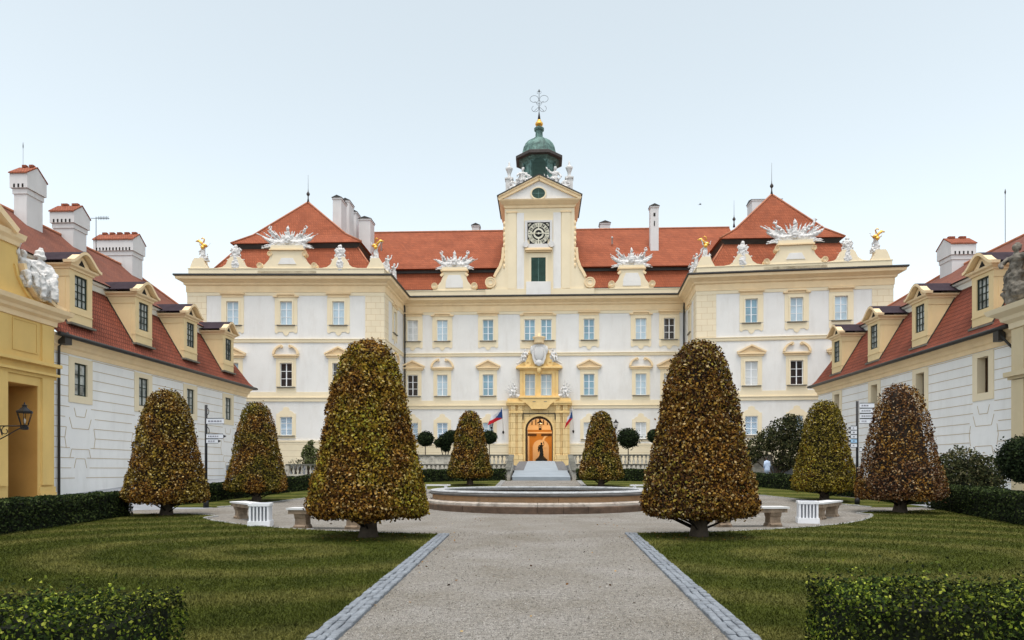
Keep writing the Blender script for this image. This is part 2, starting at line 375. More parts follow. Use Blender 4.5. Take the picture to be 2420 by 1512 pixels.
def gravelmat():
    m = bpy.data.materials.new('gravel'); m.use_nodes = True; nt = m.node_tree; L = nt.links; b = nt.nodes['Principled BSDF']
    b.inputs['Roughness'].default_value = .95; b.inputs['Specular IOR Level'].default_value = .15
    geo = _n(nt, 'NewGeometry')
    def noise(sc, det, lo, hi, c0, c1):
        n = _n(nt, 'TexNoise'); n.inputs['Scale'].default_value = sc; n.inputs['Detail'].default_value = det; n.inputs['Roughness'].default_value = .65
        L.new(geo.outputs['Position'], n.inputs['Vector']); r = _n(nt, 'ValToRGB'); r.color_ramp.elements[0].position = lo; r.color_ramp.elements[1].position = hi
        r.color_ramp.elements[0].color = (*c0, 1); r.color_ramp.elements[1].color = (*c1, 1); L.new(n.outputs[0], r.inputs[0]); return r.outputs[0], n.outputs[0]
    a, _ = noise(.5, 7, .35, .65, (.176, .163, .140), (.240, .232, .218))
    c, _ = noise(60, 3, .35, .65, (.40, .39, .38), (1.6, 1.58, 1.56)); d, f = noise(14, 8, .35, .65, (.72, .71, .70), (1.28, 1.27, 1.26))
    for k in (c, d):
        mx = _n(nt, 'MixRGB'); mx.blend_type = 'MULTIPLY'; mx.inputs[0].default_value = 1; L.new(a, mx.inputs[1]); L.new(k, mx.inputs[2]); a = mx.outputs[0]
    v = _n(nt, 'TexVoronoi'); v.inputs['Scale'].default_value = 3.1; L.new(geo.outputs['Position'], v.inputs['Vector'])
    r = _n(nt, 'ValToRGB'); r.color_ramp.elements[0].position = .035; r.color_ramp.elements[1].position = .05; r.color_ramp.elements[0].color = (.38, .34, .3, 1); r.color_ramp.elements[1].color = (1, 1, 1, 1)
    L.new(v.outputs['Distance'], r.inputs[0]); mx = _n(nt, 'MixRGB'); mx.blend_type = 'MULTIPLY'; mx.inputs[0].default_value = 1; L.new(a, mx.inputs[1]); L.new(r.outputs[0], mx.inputs[2])
    L.new(mx.outputs[0], b.inputs['Base Color'])
    bp = _n(nt, 'Bump'); bp.inputs['Strength'].default_value = .7; bp.inputs['Distance'].default_value = .015
    n3 = _n(nt, 'TexNoise'); n3.inputs['Scale'].default_value = 38; n3.inputs['Detail'].default_value = 5; L.new(geo.outputs['Position'], n3.inputs['Vector'])
    L.new(n3.outputs[0], bp.inputs['Height']); L.new(bp.outputs[0], b.inputs['Normal']); return m
def lawnmat():
    m = bpy.data.materials.new('lawn'); m.use_nodes = True; nt = m.node_tree; L = nt.links; b = nt.nodes['Principled BSDF']
    b.inputs['Roughness'].default_value = .95; b.inputs['Specular IOR Level'].default_value = .1
    geo = _n(nt, 'NewGeometry')
    sep = _n(nt, 'SeparateXYZ'); L.new(geo.outputs['Position'], sep.inputs[0])
    # mowing swaths: rings round the end of the lawn, bent by noise
    ab = _n(nt, 'Math'); ab.operation = 'ABSOLUTE'; L.new(sep.outputs[0], ab.inputs[0])
    cb = _n(nt, 'CombineXYZ'); L.new(ab.outputs[0], cb.inputs[0]); L.new(sep.outputs[1], cb.inputs[1])
    mp = _n(nt, 'Mapping'); mp.inputs['Location'].default_value = (-5.6 * .8, -13.6, 0); mp.inputs['Scale'].default_value = (.8, 1, 1); L.new(cb.outputs[0], mp.inputs[0])
    wv = _n(nt, 'TexWave'); wv.wave_type = 'RINGS'; wv.rings_direction = 'Z'; wv.inputs['Scale'].default_value = .15; wv.inputs['Distortion'].default_value = 2.6; wv.inputs['Detail'].default_value = 2; wv.inputs['Detail Scale'].default_value = .6
    L.new(mp.outputs[0], wv.inputs[0])
    r = _n(nt, 'ValToRGB'); e = r.color_ramp.elements; e[0].position = .35; e[1].position = 1.0; e[0].color = (.062, .078, .014, 1); e[1].color = (.125, .128, .038, 1); L.new(wv.outputs[0], r.inputs[0])
    n = _n(nt, 'TexNoise'); n.inputs['Scale'].default_value = 1.3; n.inputs['Detail'].default_value = 8; n.inputs['Roughness'].default_value = .7; L.new(geo.outputs['Position'], n.inputs['Vector'])
    r2 = _n(nt, 'ValToRGB'); r2.color_ramp.elements[0].position = .3; r2.color_ramp.elements[1].position = .7; r2.color_ramp.elements[0].color = (.6, .62, .55, 1); r2.color_ramp.elements[1].color = (1.35, 1.25, 1.1, 1); L.new(n.outputs[0], r2.inputs[0])
    mx = _n(nt, 'MixRGB'); mx.blend_type = 'MULTIPLY'; mx.inputs[0].default_value = 1; L.new(r.outputs[0], mx.inputs[1]); L.new(r2.outputs[0], mx.inputs[2])
    n3 = _n(nt, 'TexNoise'); n3.inputs['Scale'].default_value = 60; n3.inputs['Detail'].default_value = 4; L.new(geo.outputs['Position'], n3.inputs['Vector'])
    r3 = _n(nt, 'ValToRGB'); r3.color_ramp.elements[0].position = .3; r3.color_ramp.elements[1].position = .7; r3.color_ramp.elements[0].color = (.5, .5, .5, 1); r3.color_ramp.elements[1].color = (1.5, 1.5, 1.4, 1); L.new(n3.outputs[0], r3.inputs[0])
    m2 = _n(nt, 'MixRGB'); m2.blend_type = 'MULTIPLY'; m2.inputs[0].default_value = 1; L.new(mx.outputs[0], m2.inputs[1]); L.new(r3.outputs[0], m2.inputs[2])
    L.new(m2.outputs[0], b.inputs['Base Color'])
    bp = _n(nt, 'Bump'); bp.inputs['Strength'].default_value = 1; bp.inputs['Distance'].default_value = .04; L.new(n3.outputs[0], bp.inputs['Height']); L.new(bp.outputs[0], b.inputs['Normal']); return m
M['gravel'] = gravelmat(); M['lawn'] = lawnmat()
b = MB(); ys = [y for y, _ in GY] 
ys[0] = -60; ys = ys[:-1] + [120, 1500]
for a, c in zip(ys, ys[1:]):
    b.add([(-900, a, g(a)), (900, a, g(a)), (900, c, g(c)), (-900, c, g(c))], [(0, 1, 2, 3)])
link('ground', b.mesh('ground', ['gravel']), kind='structure')
# pale paving along the two wings
sheet('pavement', [(-27, 20), (-16.5, 20), (-16.5, 27.3), (-14.2, 28.2), (-14.2, 29.4), (-17, 31), (-27, 70)], 'pv', .006, .002)
sheet('pavement', [(26, 70), (17.3, 33.5), (14.6, 31.6), (14.6, 30.6), (17.2, 29.8), (17.2, 22), (26, 22)], 'pv', .006, .002)

PC = (0.0, 30.6)       # centre of the round gravel court
def arc_pts(x0, y0, x1, y1, rads, n=18):
    """points on the rounded court edge between two points, radius eased between the ends"""
    a0 = math.atan2(y0 - PC[1], x0 - PC[0]); a1 = math.atan2(y1 - PC[1], x1 - PC[0])
    r0 = math.hypot(x0 - PC[0], y0 - PC[1]); r1 = math.hypot(x1 - PC[0], y1 - PC[1]); o = []
    if abs(a1 - a0) > math.pi: a1 += 2 * math.pi * (1 if a1 < a0 else -1)
    for i in range(n + 1):
        t = i / n; a = a0 + (a1 - a0) * t; r = r0 + (r1 - r0) * t + rads * math.sin(math.pi * t); o.append((PC[0] + r * math.cos(a), PC[1] + r * math.sin(a)))
    return o
LA = arc_pts(-2.70, 17.75, -11.6, 23.1, 0)
curlL = [(-11.75, 23.5), (-11.6, 24.0), (-12.1, 24.5), (-13.0, 24.8)]
lawnL = [(-2.05, -2), *LA, *curlL, (-15.3, 25.1), (-15.6, 25.0), (-14.2, 8), (-14.2, -2)]
RA = arc_pts(2.52, 18.2, 12.0, 25.3, 0)
curlR = [(12.2, 25.8), (12.0, 26.4), (12.6, 27.1), (13.6, 27.4)]
lawnR = [(1.90, -2), *RA, *curlR, (16.6, 28.6), (17.0, 28.4), (14.6, 18), (14.2, -2)][::-1]
sheet('lawn', lawnL, 'lawn', .03)
sheet('lawn', lawnR, 'lawn', .03)
FL = [(-14.0, 29.0), (-13.6, 31.5), (-12.9, 34), (-12.0, 36.3), (-10.4, 38.6), (-8.2, 40.4), (-5.5, 41.6), (-2.9, 42.1), (-2.9, 49.4), (-2.2, 49.8), (-8, 47.5), (-12, 44), (-14.5, 39.5), (-16.2, 33), (-16.4, 29.0)]
FR = [(-x * 1.02, y + 1.2) for x, y in FL][::-1]
sheet('lawn', FL, 'lawn', .03); sheet('lawn', FR, 'lawn', .03)

# granite sett strips along the main path and small curbs
def setts(name, pts, w, rows, sz, m='sett', seed=3, zt=.045):
    rr = random.Random(seed); b = MB(); pts = [Vector(p) for p in pts]
    for a, c in zip(pts, pts[1:]):
        L = (c - a).length; d = (c - a) / L; nrm = Vector((-d.y, d.x)); k = max(1, round(L / sz)); ws = w / rows
        for j in range(rows):
            off = (j % 2) * .5
            for i in range(k):
                t = (i + off) * L / k + rr.uniform(-.006, .006); q = a + d * (t + L / k / 2) + nrm * ((j + .5) * ws - w / 2 + rr.uniform(-.006, .006))
                hx, hy = L / k / 2 * rr.uniform(.84, .95), ws / 2 * rr.uniform(.84, .96); z = g(q.y) + zt + rr.uniform(-.008, .012); e = .012; an = rr.uniform(-.05, .05)
                dd = d * math.cos(an) + nrm * math.sin(an); nn = nrm * math.cos(an) - d * math.sin(an)
                P = lambda sx, sy, k2, zz: (q.x + dd.x * sx * (hx - k2) + nn.x * sy * (hy - k2), q.y + dd.y * sx * (hx - k2) + nn.y * sy * (hy - k2), zz)
                C = [(-1, -1), (1, -1), (1, 1), (-1, 1)]
                b.add([P(x, y, 0, z - .07) for x, y in C] + [P(x, y, 0, z - e) for x, y in C] + [P(x, y, e, z) for x, y in C],
                      [(8, 9, 10, 11)] + [(i2, (i2 + 1) % 4, 4 + (i2 + 1) % 4, 4 + i2) for i2 in range(4)] + [(4 + i2, 4 + (i2 + 1) % 4, 8 + (i2 + 1) % 4, 8 + i2) for i2 in range(4)])
    return link(name, b.mesh(name, [m]), kind='structure')
setts('kerb', [(-2.00, 1.5), (-2.53, 17.7)], .30, 3, .14)
setts('kerb', [(1.86, 1.5), (2.37, 18.2)], .30, 3, .14, seed=5)
setts('curb', LA[1:] + curlL, .13, 1, .3, 'curb', 8, .04); setts('curb', RA[1:] + curlR, .13, 1, .3, 'curb', 9, .04)
setts('curb', FL[:8], .13, 1, .4, 'curb', 10, .04); setts('curb', FR[::-1][:8], .13, 1, .4, 'curb', 11, .04)
setts('kerb', [(-2.75, 42.3), (-2.75, 49.6)], .35, 2, .25, 'curb', 12, .045); setts('kerb', [(2.75, 42.6), (2.75, 49.6)], .35, 2, .25, 'curb', 13, .045)

# ramp up to the gate
b = MB()
prof = [(50, .93), (50.05, 1.18), (56, 1.66), (64, 2.15), (72, 2.62), (80.5, 2.74)]
for (a, za), (c, zc) in zip(prof[1:], prof[2:]):
    wa = 2.15 if a < 55.9 else 1.42; 
    b.add([(-wa, a, za), (wa, a, za), (wa, c, zc), (-wa, c, zc)], [(0, 1, 2, 3)])
    if a > 55:
        for sx in (-1, 1): b.add([(sx * 1.42, a, za - .03), (sx * 2.3, a, za - .03), (sx * 2.3, c, zc - .03), (sx * 1.42, c, zc - .03)], [(0, 1, 2, 3)], 1)
b.box(-2.15, 2.15, 50, 50.06, .85, 1.18); b.box(-2.15, -2.1, 50, 56, .6, 1.2)
link('ramp', b.mesh('ramp', ['ramp', 'cobd']), kind='structure')
b = MB(); b.box(-42, -2.3, 57.5, 82, .3, 2.1); b.box(2.3, 42, 57.5, 82, .3, 2.1)
link('terrace', b.mesh('terrace', ['pv']), kind='structure')

# ================================================================= PALACE
GZ = .9
PL0, PL1 = (-37.01, 70.0), (-16.4, 70.9); PR0, PR1 = (16.18, 71.9), (35.34, 70.1)
BL, BR = (-16.25, 80.0), (16.75, 80.0)
PATH = [(-37.2, 96), PL0, PL1, BL, BR, PR0, PR1, (35.5, 96)]
palace = thing('palace', 'long three storey baroque palace with red tiled roofs closing the courtyard', 'building', (0, 80, GZ))
def ppart(name, mb, mats, W=None, parent=None, label=None):
    return link(name, mb.mesh(name, mats), parent or palace, W, label=label)

FC, LC = frame(BL, BR); FLp, LLp = frame(PL0, PL1); FRp, LRp = frame(PR0, PR1)
FLs, LLs = frame(PL1, BL); FRs, LRs = frame(BR, PR0)
FLo, LLo = frame((-37.2, 96), PL0); FRo, LRo = frame(PR1, (35.5, 96))
def u_of(px, a, b): 
    p = onln(px, 1000, a, b); return math.hypot(p.x - a[0], p.y - a[1])
WW = .63      # half width of a window
cen = [975, 1045, 1153, 1251.5, 1290.5, 1391.5, 1514, 1581]
UC = [u_of(p, BL, BR) for p in cen]; UL = [u_of(p, PL0, PL1) for p in (549.7, 676, 799.7)]; UR = [u_of(p, PR0, PR1) for p in (1775, 1882, 1987)]
Z3, H3 = 16.88, 2.46; Z2, H2 = 10.4, 2.5; Z1, H1 = 5.3, 1.95
def holes(us, door=None):
    h = [(u - WW, u + WW, z, z + hh) for u in us for z, hh in ((Z3, H3), (Z2, H2), (Z1, H1))]
    return h
hc = [h for h in holes(UC) if not (h[2] == Z1 and abs(h[0] + WW - (UC[3] + UC[4]) / 2) < 1.5)]
DU = u_of(1273.5, BL, BR)
hc.append((DU - 1.6, DU + 1.6, 2.7, 7.95))
wallm = ['white', 'cream']
for F_, L_, H_ in ((FC, LC, hc), (FLp, LLp, holes(UL)), (FRp, LRp, holes(UR)), (FLs, LLs, holes([4.6])), (FRs, LRs, holes([LRs - 4.6])), (FLo, LLo, []), (FRo, LRo, [])):
    ppart('wall', MB().wall(0, L_, GZ, 20.6, H_, .34, 0, 1), wallm, F_)

# mouldings running round the whole front
corn = MB().sweep(PATH, [(0, 20.3), (.10, 20.3), (.12, 20.95), (.28, 21.05), (.30, 21.22), (.62, 21.42), (.84, 21.52), (.90, 21.80), (-.2, 21.86)])
ppart('cornice', corn, ['ochre'])
ppart('frieze', MB().sweep(PATH, [(-.02, 19.95), (.05, 19.95), (.05, 20.3), (-.02, 20.3)]), ['cream'])
ppart('gutter', MB().sweep(PATH, [(-.3, 21.865), (.98, 21.80), (1.04, 21.88), (1.02, 22.0), (-.3, 22.06)]), ['metal'])
ppart('parapet', MB().sweep(PATH, [(-.75, 21.9), (-.05, 21.9), (-.05, 22.76), (0, 22.78), (0, 22.86), (-.8, 22.86)]), ['cream'])
ppart('string_course', MB().sweep(PATH, [(0, 15.02), (.07, 15.02), (.10, 15.12), (.10, 15.3), (.16, 15.36), (.16, 15.42), (0, 15.44)]), ['cream'])
ppart('string_course', MB().sweep(PATH, [(0, 8.86), (.09, 8.86), (.09, 9.16), (.17, 9.22), (.17, 9.28), (0, 9.30)]), ['cream'])
ppart('frieze', MB().sweep(PATH, [(-.02, 9.3), (.045, 9.3), (.045, 9.85), (-.02, 9.85)]), ['cream'])
pw = 1.85
for F_, a, c in ((FC, 0, DU - 3.4), (FC, DU + 3.4, LC), (FLp, 0, LLp), (FRp, 0, LRp), (FLs, 0, LLs), (FRs, 0, LRs), (FLo, 0, LLo), (FRo, 0, LRo)):
    ppart('plinth', MB().box(a, c, -.12, -.003, GZ, 4.62, 0).box(a, c, -.16, -.004, 4.62, 4.78, 1), ['plinth', 'cream'], F_)
def qslab(F_, a, c):
    ppart('quoin', MB().box(a, c, -.06, -.004, 9.86, 15.01).box(a, c, -.06, -.004, 15.45, 19.94).box(a, c, -.06, -.004, 4.79, 8.85), ['quoin'], F_)
q = 2.0
qslab(FLp, 0.0, q); qslab(FLp, LLp - q, LLp - .0); qslab(FRp, 0, q); qslab(FRp, LRp - q, LRp); qslab(FLs, .062, 1.6); qslab(FRs, LRs - 1.6, LRs - .062); qslab(FLo, LLo - q, LLo - .062); qslab(FRo, .062, q)

# ---- windows
MC = {}
def cached(key, fn):
    if key not in MC: MC[key] = fn()
    return MC[key]
def win_frame(w, h, fm, rows=3, cols=2, y0=.1):
    b = MB(); t = .075
    b.box(-w, -w + t, y0, y0 + .08, 0, h); b.box(w - t, w, y0, y0 + .08, 0, h); b.box(-w + t, w - t, y0, y0 + .08, 0, t); b.box(-w + t, w - t, y0, y0 + .08, h - t, h)
    if cols == 2: b.box(-.05, .05, y0 + .003, y0 + .083, t, h - t)
    else:
        for i in range(1, cols): x = -w + 2 * w * i / cols; b.box(x - .02, x + .02, y0 + .003, y0 + .06, t, h - t)
    for i in range(1, rows):
        z = t + (h - 2 * t) * i / rows
        for a, c in (((-w + t, -.05), (.05, w - t)) if cols == 2 else ((-w + t, w - t),)): b.box(a, c, y0 + .012, y0 + .06, z - .025, z + .025)
    return b.mesh('window', [fm])
def pane_mesh(w, h, m, y0=.14): return MB().box(-w + .03, w - .03, y0, y0 + .02, .03, h - .03).mesh('pane', [m])
def ring(b, w, h, wo, ho, hb, y0, y1, m=0):
    b.box(-wo, -w, y0, y1, -hb, h + ho, m); b.box(w, wo, y0, y1, -hb, h + ho, m); b.box(-w, w, y0, y1, h, h + ho, m)
    if hb > 0: b.box(-w, w, y0, y1, -hb, 0, m)
    return b
def surround(kind, w, h):
    b = MB()
    if kind[0] == '3':
        ring(b, w, h, w + .55, .46, 0, -.055, -.005, 0); ring(b, w, h, w + .16, .16, 0, -.11, -.056, 0)
        b.prism([(-1.18, -.10), (1.18, -.10), (1.18, -.75), (1.0, -.9), (.75, -.72), (.35, -.74), (.22, -1.0), (0, -1.15), (-.22, -1.0), (-.35, -.74), (-.75, -.72), (-1.0, -.9), (-1.18, -.75)][::-1], -.05, -.005, 0)
    elif kind[0] == '2':
        ring(b, w, h, w + .42, .62, .0, -.055, -.005, 0); ring(b, w, h, w + .16, .16, 0, -.11, -.056, 0); b.box(-w - .42, w + .42, -.05, -.005, -.56, -.10, 0)
    else:
        ring(b, w, h, w + .40, .34, .28, -.055, -.005, 0)
        b.prism([(-.85, h + .34), (.85, h + .34), (.62, h + .58), (.35, h + .68), (.3, h + .95), (0, h + 1.05), (-.3, h + .95), (-.35, h + .68), (-.62, h + .58)], -.05, -.005, 0)
    return b.mesh('surround', ['cream'])
def hood(kind, w, h):
    b = MB()
    if kind == '3flat':
        b.box(-1.12, 1.12, -.09, -.004, h + .42, h + .68); b.box(-1.22, 1.22, -.20, -.004, h + .681, h + .76); b.box(-1.27, 1.27, -.30, -.004, h + .761, h + .86)
    elif kind in ('3step', '3wide'):
        k = 1.0 if kind == '3step' else 1.98
        a = k * .82
        b.box(-a, a, -.12, -.004, h + .42, h + .66); b.box(-a - .05, a + .05, -.26, -.004, h + .661, h + .82)
        for s in (-1, 1):
            x0, x1 = sorted((s * (a + .051), s * (a + .52))); b.box(x0, x1, -.22, -.004, h + .44, h + .56); b.bar((s * (a + .06), h + .74), (s * (a + .25), h + .52), .12, -.25, -.221)
    elif kind == '2tri':
        b.box(-1.22, 1.22, -.14, -.004, h + .52, h + .72); b.box(-1.38, 1.38, -.28, -.004, h + .721, h + .86)
        b.prism([(-1.3, h + .87), (1.3, h + .87), (0, h + 1.55)], -.10, -.004); b.bar((-1.45, h + .93), (.04, h + 1.66), .15, -.34, -.101); b.bar((1.45, h + .93), (-.04, h + 1.66), .15, -.335, -.1005)
    else:
        b.box(-1.22, 1.22, -.14, -.004, h + .52, h + .72); b.box(-1.38, 1.38, -.28, -.004, h + .721, h + .86)
        b.arc(0, h + .86, 0, 1.02, 0, 180, -.06, -.004, 1, 14, 1.22)
        for a0, a1 in ((2, 66), (114, 178)): b.arc(0, h + .86, .93, 1.1, a0, a1, -.32, -.061, 0, 9, 1.26)
        for s in (-1, 1): b.arc(s * .46, h + 1.72, .06, .17, 0, 360, -.30, -.061, 0, 8)
    return b.mesh('hood', ['ochre', 'white'])
def sillm(w, wide=.95): return MB().box(-wide, wide, -.20, -.002, -.09, .0).mesh('sill', ['sill'])
def palace_window(F_, u, fl, kind, pane):
    z, h = {'3': (Z3, H3), '2': (Z2, H2), '1': (Z1, H1)}[fl]; W = F_ @ T(u, 0, z)
    o = link('window', cached(('w', fl), lambda: win_frame(WW, h, 'frame')), palace, W)
    link('pane', cached(('p', fl, pane), lambda: pane_mesh(WW, h, pane)), o, W)
    if kind: 
        link('surround', cached(('s', fl), lambda: surround(fl, WW, h)), o, W)
        if fl != '1': link('hood', cached(('h', kind), lambda: hood(kind, WW, h)), o, W)
    link('sill', cached(('sl', fl), lambda: sillm(WW)), o, W)
cp = {'3': ['g_pale', 'g_cur', 'g_blue', 'g_blue', 'g_blue', 'g_blue', 'g_cur', 'g_dark'], '2': ['g_dark', 'g_cur', 'g_blue', 'g_cur', 'g_cur', 'g_blue', 'g_cur', 'g_pale'], '1': ['g_grid', 'g_grid', 'g_cur', None, None, 'g_pale', 'g_pale', 'g_grid']}
k3 = ['3flat', '3step', '3flat', None, None, '3flat', '3step', '3flat']; k2 = ['2tri', '2seg', '2tri', None, None, '2tri', '2seg', '2tri']
for i, u in enumerate(UC):
    for fl in '321':
        if cp[fl][i] is None: continue
        palace_window(FC, u, fl, {'3': k3, '2': k2, '1': k2}[fl][i], cp[fl][i])
um = (UC[3] + UC[4]) / 2
b = MB(); h = H3; wd = UC[4] - um + WW
ring(b, wd, h, wd + .5, .46, 0, -.055, -.005); b.box(-(wd - 2 * WW), wd - 2 * WW, -.08, -.003, 0, h); b.box(-wd - .5, wd + .5, -.055, -.005, -.95, -.10)
ppart('surround', b, ['cream'], FC @ T(um, 0, Z3)); link('hood', hood('3wide', WW, H3), palace, FC @ T(um, 0, Z3))
for F_, U_, pn in ((FLp, UL, (('g_cur', 'g_cur', 'g_cur'), ('g_cur', 'g_dark', 'g_dark'), ('g_grid', 'g_grid', 'g_grid'))), (FRp, UR, (('g_blue', 'g_cur', 'g_cur'), ('g_pale', 'g_dark', 'g_cur'), ('g_grid', 'g_grid', 'g_grid')))):
    for i, u in enumerate(U_):
        palace_window(F_, u, '3', ('3flat', '3step', '3flat')[i], pn[0][i]); palace_window(F_, u, '2', ('2tri', '2seg', '2tri')[i], pn[1][i]); palace_window(F_, u, '1', 'x', pn[2][i])
for F_, u in ((FLs, 4.6), (FRs, LRs - 4.6)):
    palace_window(F_, u, '3', '3step', 'g_pale'); palace_window(F_, u, '2', '2seg', 'g_pale'); palace_window(F_, u, '1', 'x', 'g_grid')

# downpipes in the two inner corners
for x in (BL[0] + .22, BR[0] - .22):
    ppart('downpipe', MB().tube([(x, 79.8, GZ), (x, 79.8, 20.6), (x, 79.2, 21.7)], .085, 8), ['metal'])

# ---- roofs
def roofp(mb, name='roof', mats=('tile', 'metal', 'ridge')): return ppart(name, mb, list(mats))
b = MB()
pr = [(81.0, 22.3), (82.9, 25.7), (96, 25.7), (96, 22.3)]
b.prism(pr, -24, 24.5, 0, 'x')
b.box(-24, 24.5, 82.75, 95.9, 25.705, 26.1, 1)
b.prism([(82.2, 26.1), (90, 33.25), (97.8, 26.1)], -24, 24.5, 0, 'x'); b.tube([(-24, 90, 33.27), (24.5, 90, 33.27)], .14, 8, 2)
b.box(-20, 20, 80.9, 81.05, 22.2, 23.2, 1)
main_roof = roofp(b)
def pav_roof(cx, y0, hw0, hw1, s):
    b = MB(); z0, z1, z2, z3 = 22.9, 26.0, 26.5, 32.45
    lo = (cx - hw0, cx + hw0, y0, 97); up = (cx - hw1, cx + hw1, y0 + 1.9, 95.5)
    b.frus(lo, z0, up, z1, 0); b.frus((up[0] - .0, up[1], up[2], up[3]), z1 + .004, (up[0] - .25, up[1] + .25, up[2] - .25, up[3]), z2, 1)
    e = (up[0] - .5, up[1] + .5, up[2] - .5, up[3] + .3); ay = 77.4
    V = [(e[0], e[2], z2), (e[1], e[2], z2), (e[1], e[3], z2), (e[0], e[3], z2), (cx, ay, z3), (cx, 90, z3)]
    # bell-cast: break the hips a little above the eave
    k = .28; mids = []
    for i, top in ((0, 4), (1, 4), (2, 5), (3, 5)):
        a, t = Vector(V[i]), Vector(V[top]); q = a + (t - a) * k; q.z -= .45; mids.append(tuple(q))
    V += mids
    b.add(V, [(0, 1, 7, 6), (1, 2, 8, 7), (2, 3, 9, 8), (3, 0, 6, 9), (6, 7, 4), (7, 8, 5, 4), (8, 9, 5), (9, 6, 4, 5), (3, 2, 1, 0)], 0)
    for pth in ((0, 6, 4), (1, 7, 4), (2, 8, 5), (3, 9, 5)): b.tube([Vector(V[i]) + Vector((0, 0, .05)) for i in pth], .10, 6, 2)
    for (x, t) in ((lo[0], up[0]), (lo[1], up[1])): b.tube([(x, lo[2], z0 + .05), (t, up[2], z1 + .05)], .09, 6, 2)
    b.tube([(cx, ay, z3 + .05), (cx, 90, z3 + .05)], .13, 6, 2)
    return roofp(b)
rl = pav_roof(-26.75, 72.0, 8.9, 6.75, -1); rr_ = pav_roof(25.75, 72.6, 8.1, 6.1, 1)
def finial(x, y, z, ht, par):
    ppart('finial', MB().lathe([(.16, z), (.07, z + .5), (.06, z + .75), (.2, z + .95), (.2, z + 1.05), (.05, z + 1.3), (.025, z + 1.6), (.012, z + ht)], x, y, 8), ['copperd'], None, par)
finial(-26.75, 77.4, 32.4, 3.2, rl); finial(25.75, 77.4, 32.4, 3.6, rr_); 
_p = atY(1734, 540, 88); finial(_p.x, 88, 32.6, 3.4, main_roof)
# roof vents and ladders pieces
for px, py, Y in ((1445, 568, 86), (1500, 568, 86)):
    pass
def chimney(px0, px1, pytop, Y, dep, zb, cap='gable', openings=False, par=None):
    a, c = atY(px0, pytop, Y), atY(px1, pytop, Y); x0, x1, zt = a.x, c.x, a.z
    b = MB().box(x0, x1, Y, Y + dep, zb, zt - .5)
    b.box(x0 - .07, x1 + .07, Y - .07, Y + dep + .07, zt - .499, zt - .3)
    ch = ppart('chimney', b, ['chim', 'soot'], None, par or main_roof)
    k = MB()
    if cap == 'gable': k.prism([(x0 - .14, zt - .295), (x1 + .14, zt - .295), ((x0 + x1) / 2, zt)], Y - .14, Y + dep + .14)
    else: k.prism([(Y - .14, zt - .295), (Y + dep + .14, zt - .295), (Y + dep / 2, zt)], x0 - .14, x1 + .14, 0, 'x')
    link('chimney_cap', k.mesh('chimney_cap', ['metal']), ch)
    return ch
chimney(786, 806, 461, 78.5, 2.2, 26, par=rl); chimney(806.6, 825, 468, 82.5, 2.0, 26, par=rl); chimney(826, 842, 495, 86, 1.6, 26, par=rl); chimney(848, 875, 511, 84.5, 2.0, 27, 'gable')
chimney(1777, 1847, 466, 92, 2.2, 28, 'side', par=rr_)
chimney(1115, 1132, 527, 92, 1.2, 30); chimney(1418, 1441, 521, 92, 1.4, 30)
c_ = chimney(1536.5, 1556, 481, 85.2, 1.0, 27.6); p = atY(1546, 505, 85.2)
link('opening', MB().box(p.x - .12, p.x + .12, 85.17, 85.199, p.z - .3, p.z + .1).box(p.x - .06, p.x + .06, 85.17, 85.199, p.z - 1.5, p.z - .9).mesh('opening', ['soot']), c_)
for px, py, Y, h_ in ((1446, 560, 86.2, .9), (901, 571, 86, 1.6), (1712, 596, 75, 1.2)):
    p = atY(px, py, Y); ppart('roof_vent', MB().lathe([(.11, p.z - h_), (.11, p.z - .15), (.2, p.z - .14), (.02, p.z + .08)], p.x, p.y, 8), ['chim'], None, main_roof)

# ---- shaped gables standing on the parapet
def gable_poly(pts): return pts + [(-x, z) for x, z in pts[::-1]]
def volute(b, x, z, r, y0, y1, m=0):
    b.arc(x, z, 0, r, 0, 360, y0, y1, m, 12); b.arc(x, z, r * .45, r * .62, 0, 360, y0 - .06, y0 - .001, 1, 10); b.arc(x, z, r * .85, r * 1.04, 0, 360, y0 - .08, y1, 1, 14)
def gable_c(W):
    b = MB(); y0, y1 = .0, .7
    b.prism(gable_poly([(2.62, 0), (2.62, .75), (2.45, 1.1), (1.95, 1.5), (1.6, 1.95), (1.38, 2.5), (1.34, 3.0), (1.5, 3.1), (1.55, 3.15)]), y0, y1)
    for s in (-1, 1):
        volute(b, s * 2.35, 1.42, .36, y0 - .05, y1 + .0)
        b.bar((s * 1.3, 2.9), (s * 1.62, 2.6), .28, y0 - .08, y0 - .001, 1)
    b.box(-1.62, 1.62, y0 - .16, y1 + .1, 3.151, 3.32, 1); b.box(-1.5, 1.5, y0 - .08, y1 + .05, 3.321, 3.6, 0); b.box(-2.66, 2.66, y0 - .06, y0 - .002, .0, .68, 0)
    b.prism([(-1.05, 1.2), (1.05, 1.2), (1.0, 2.0), (.7, 2.7), (-.7, 2.7), (-1.0, 2.0)], y0 - .05, y0 - .001, 2)
    return ppart('gable', b, ['cream', 'ochre', 'white'], W)
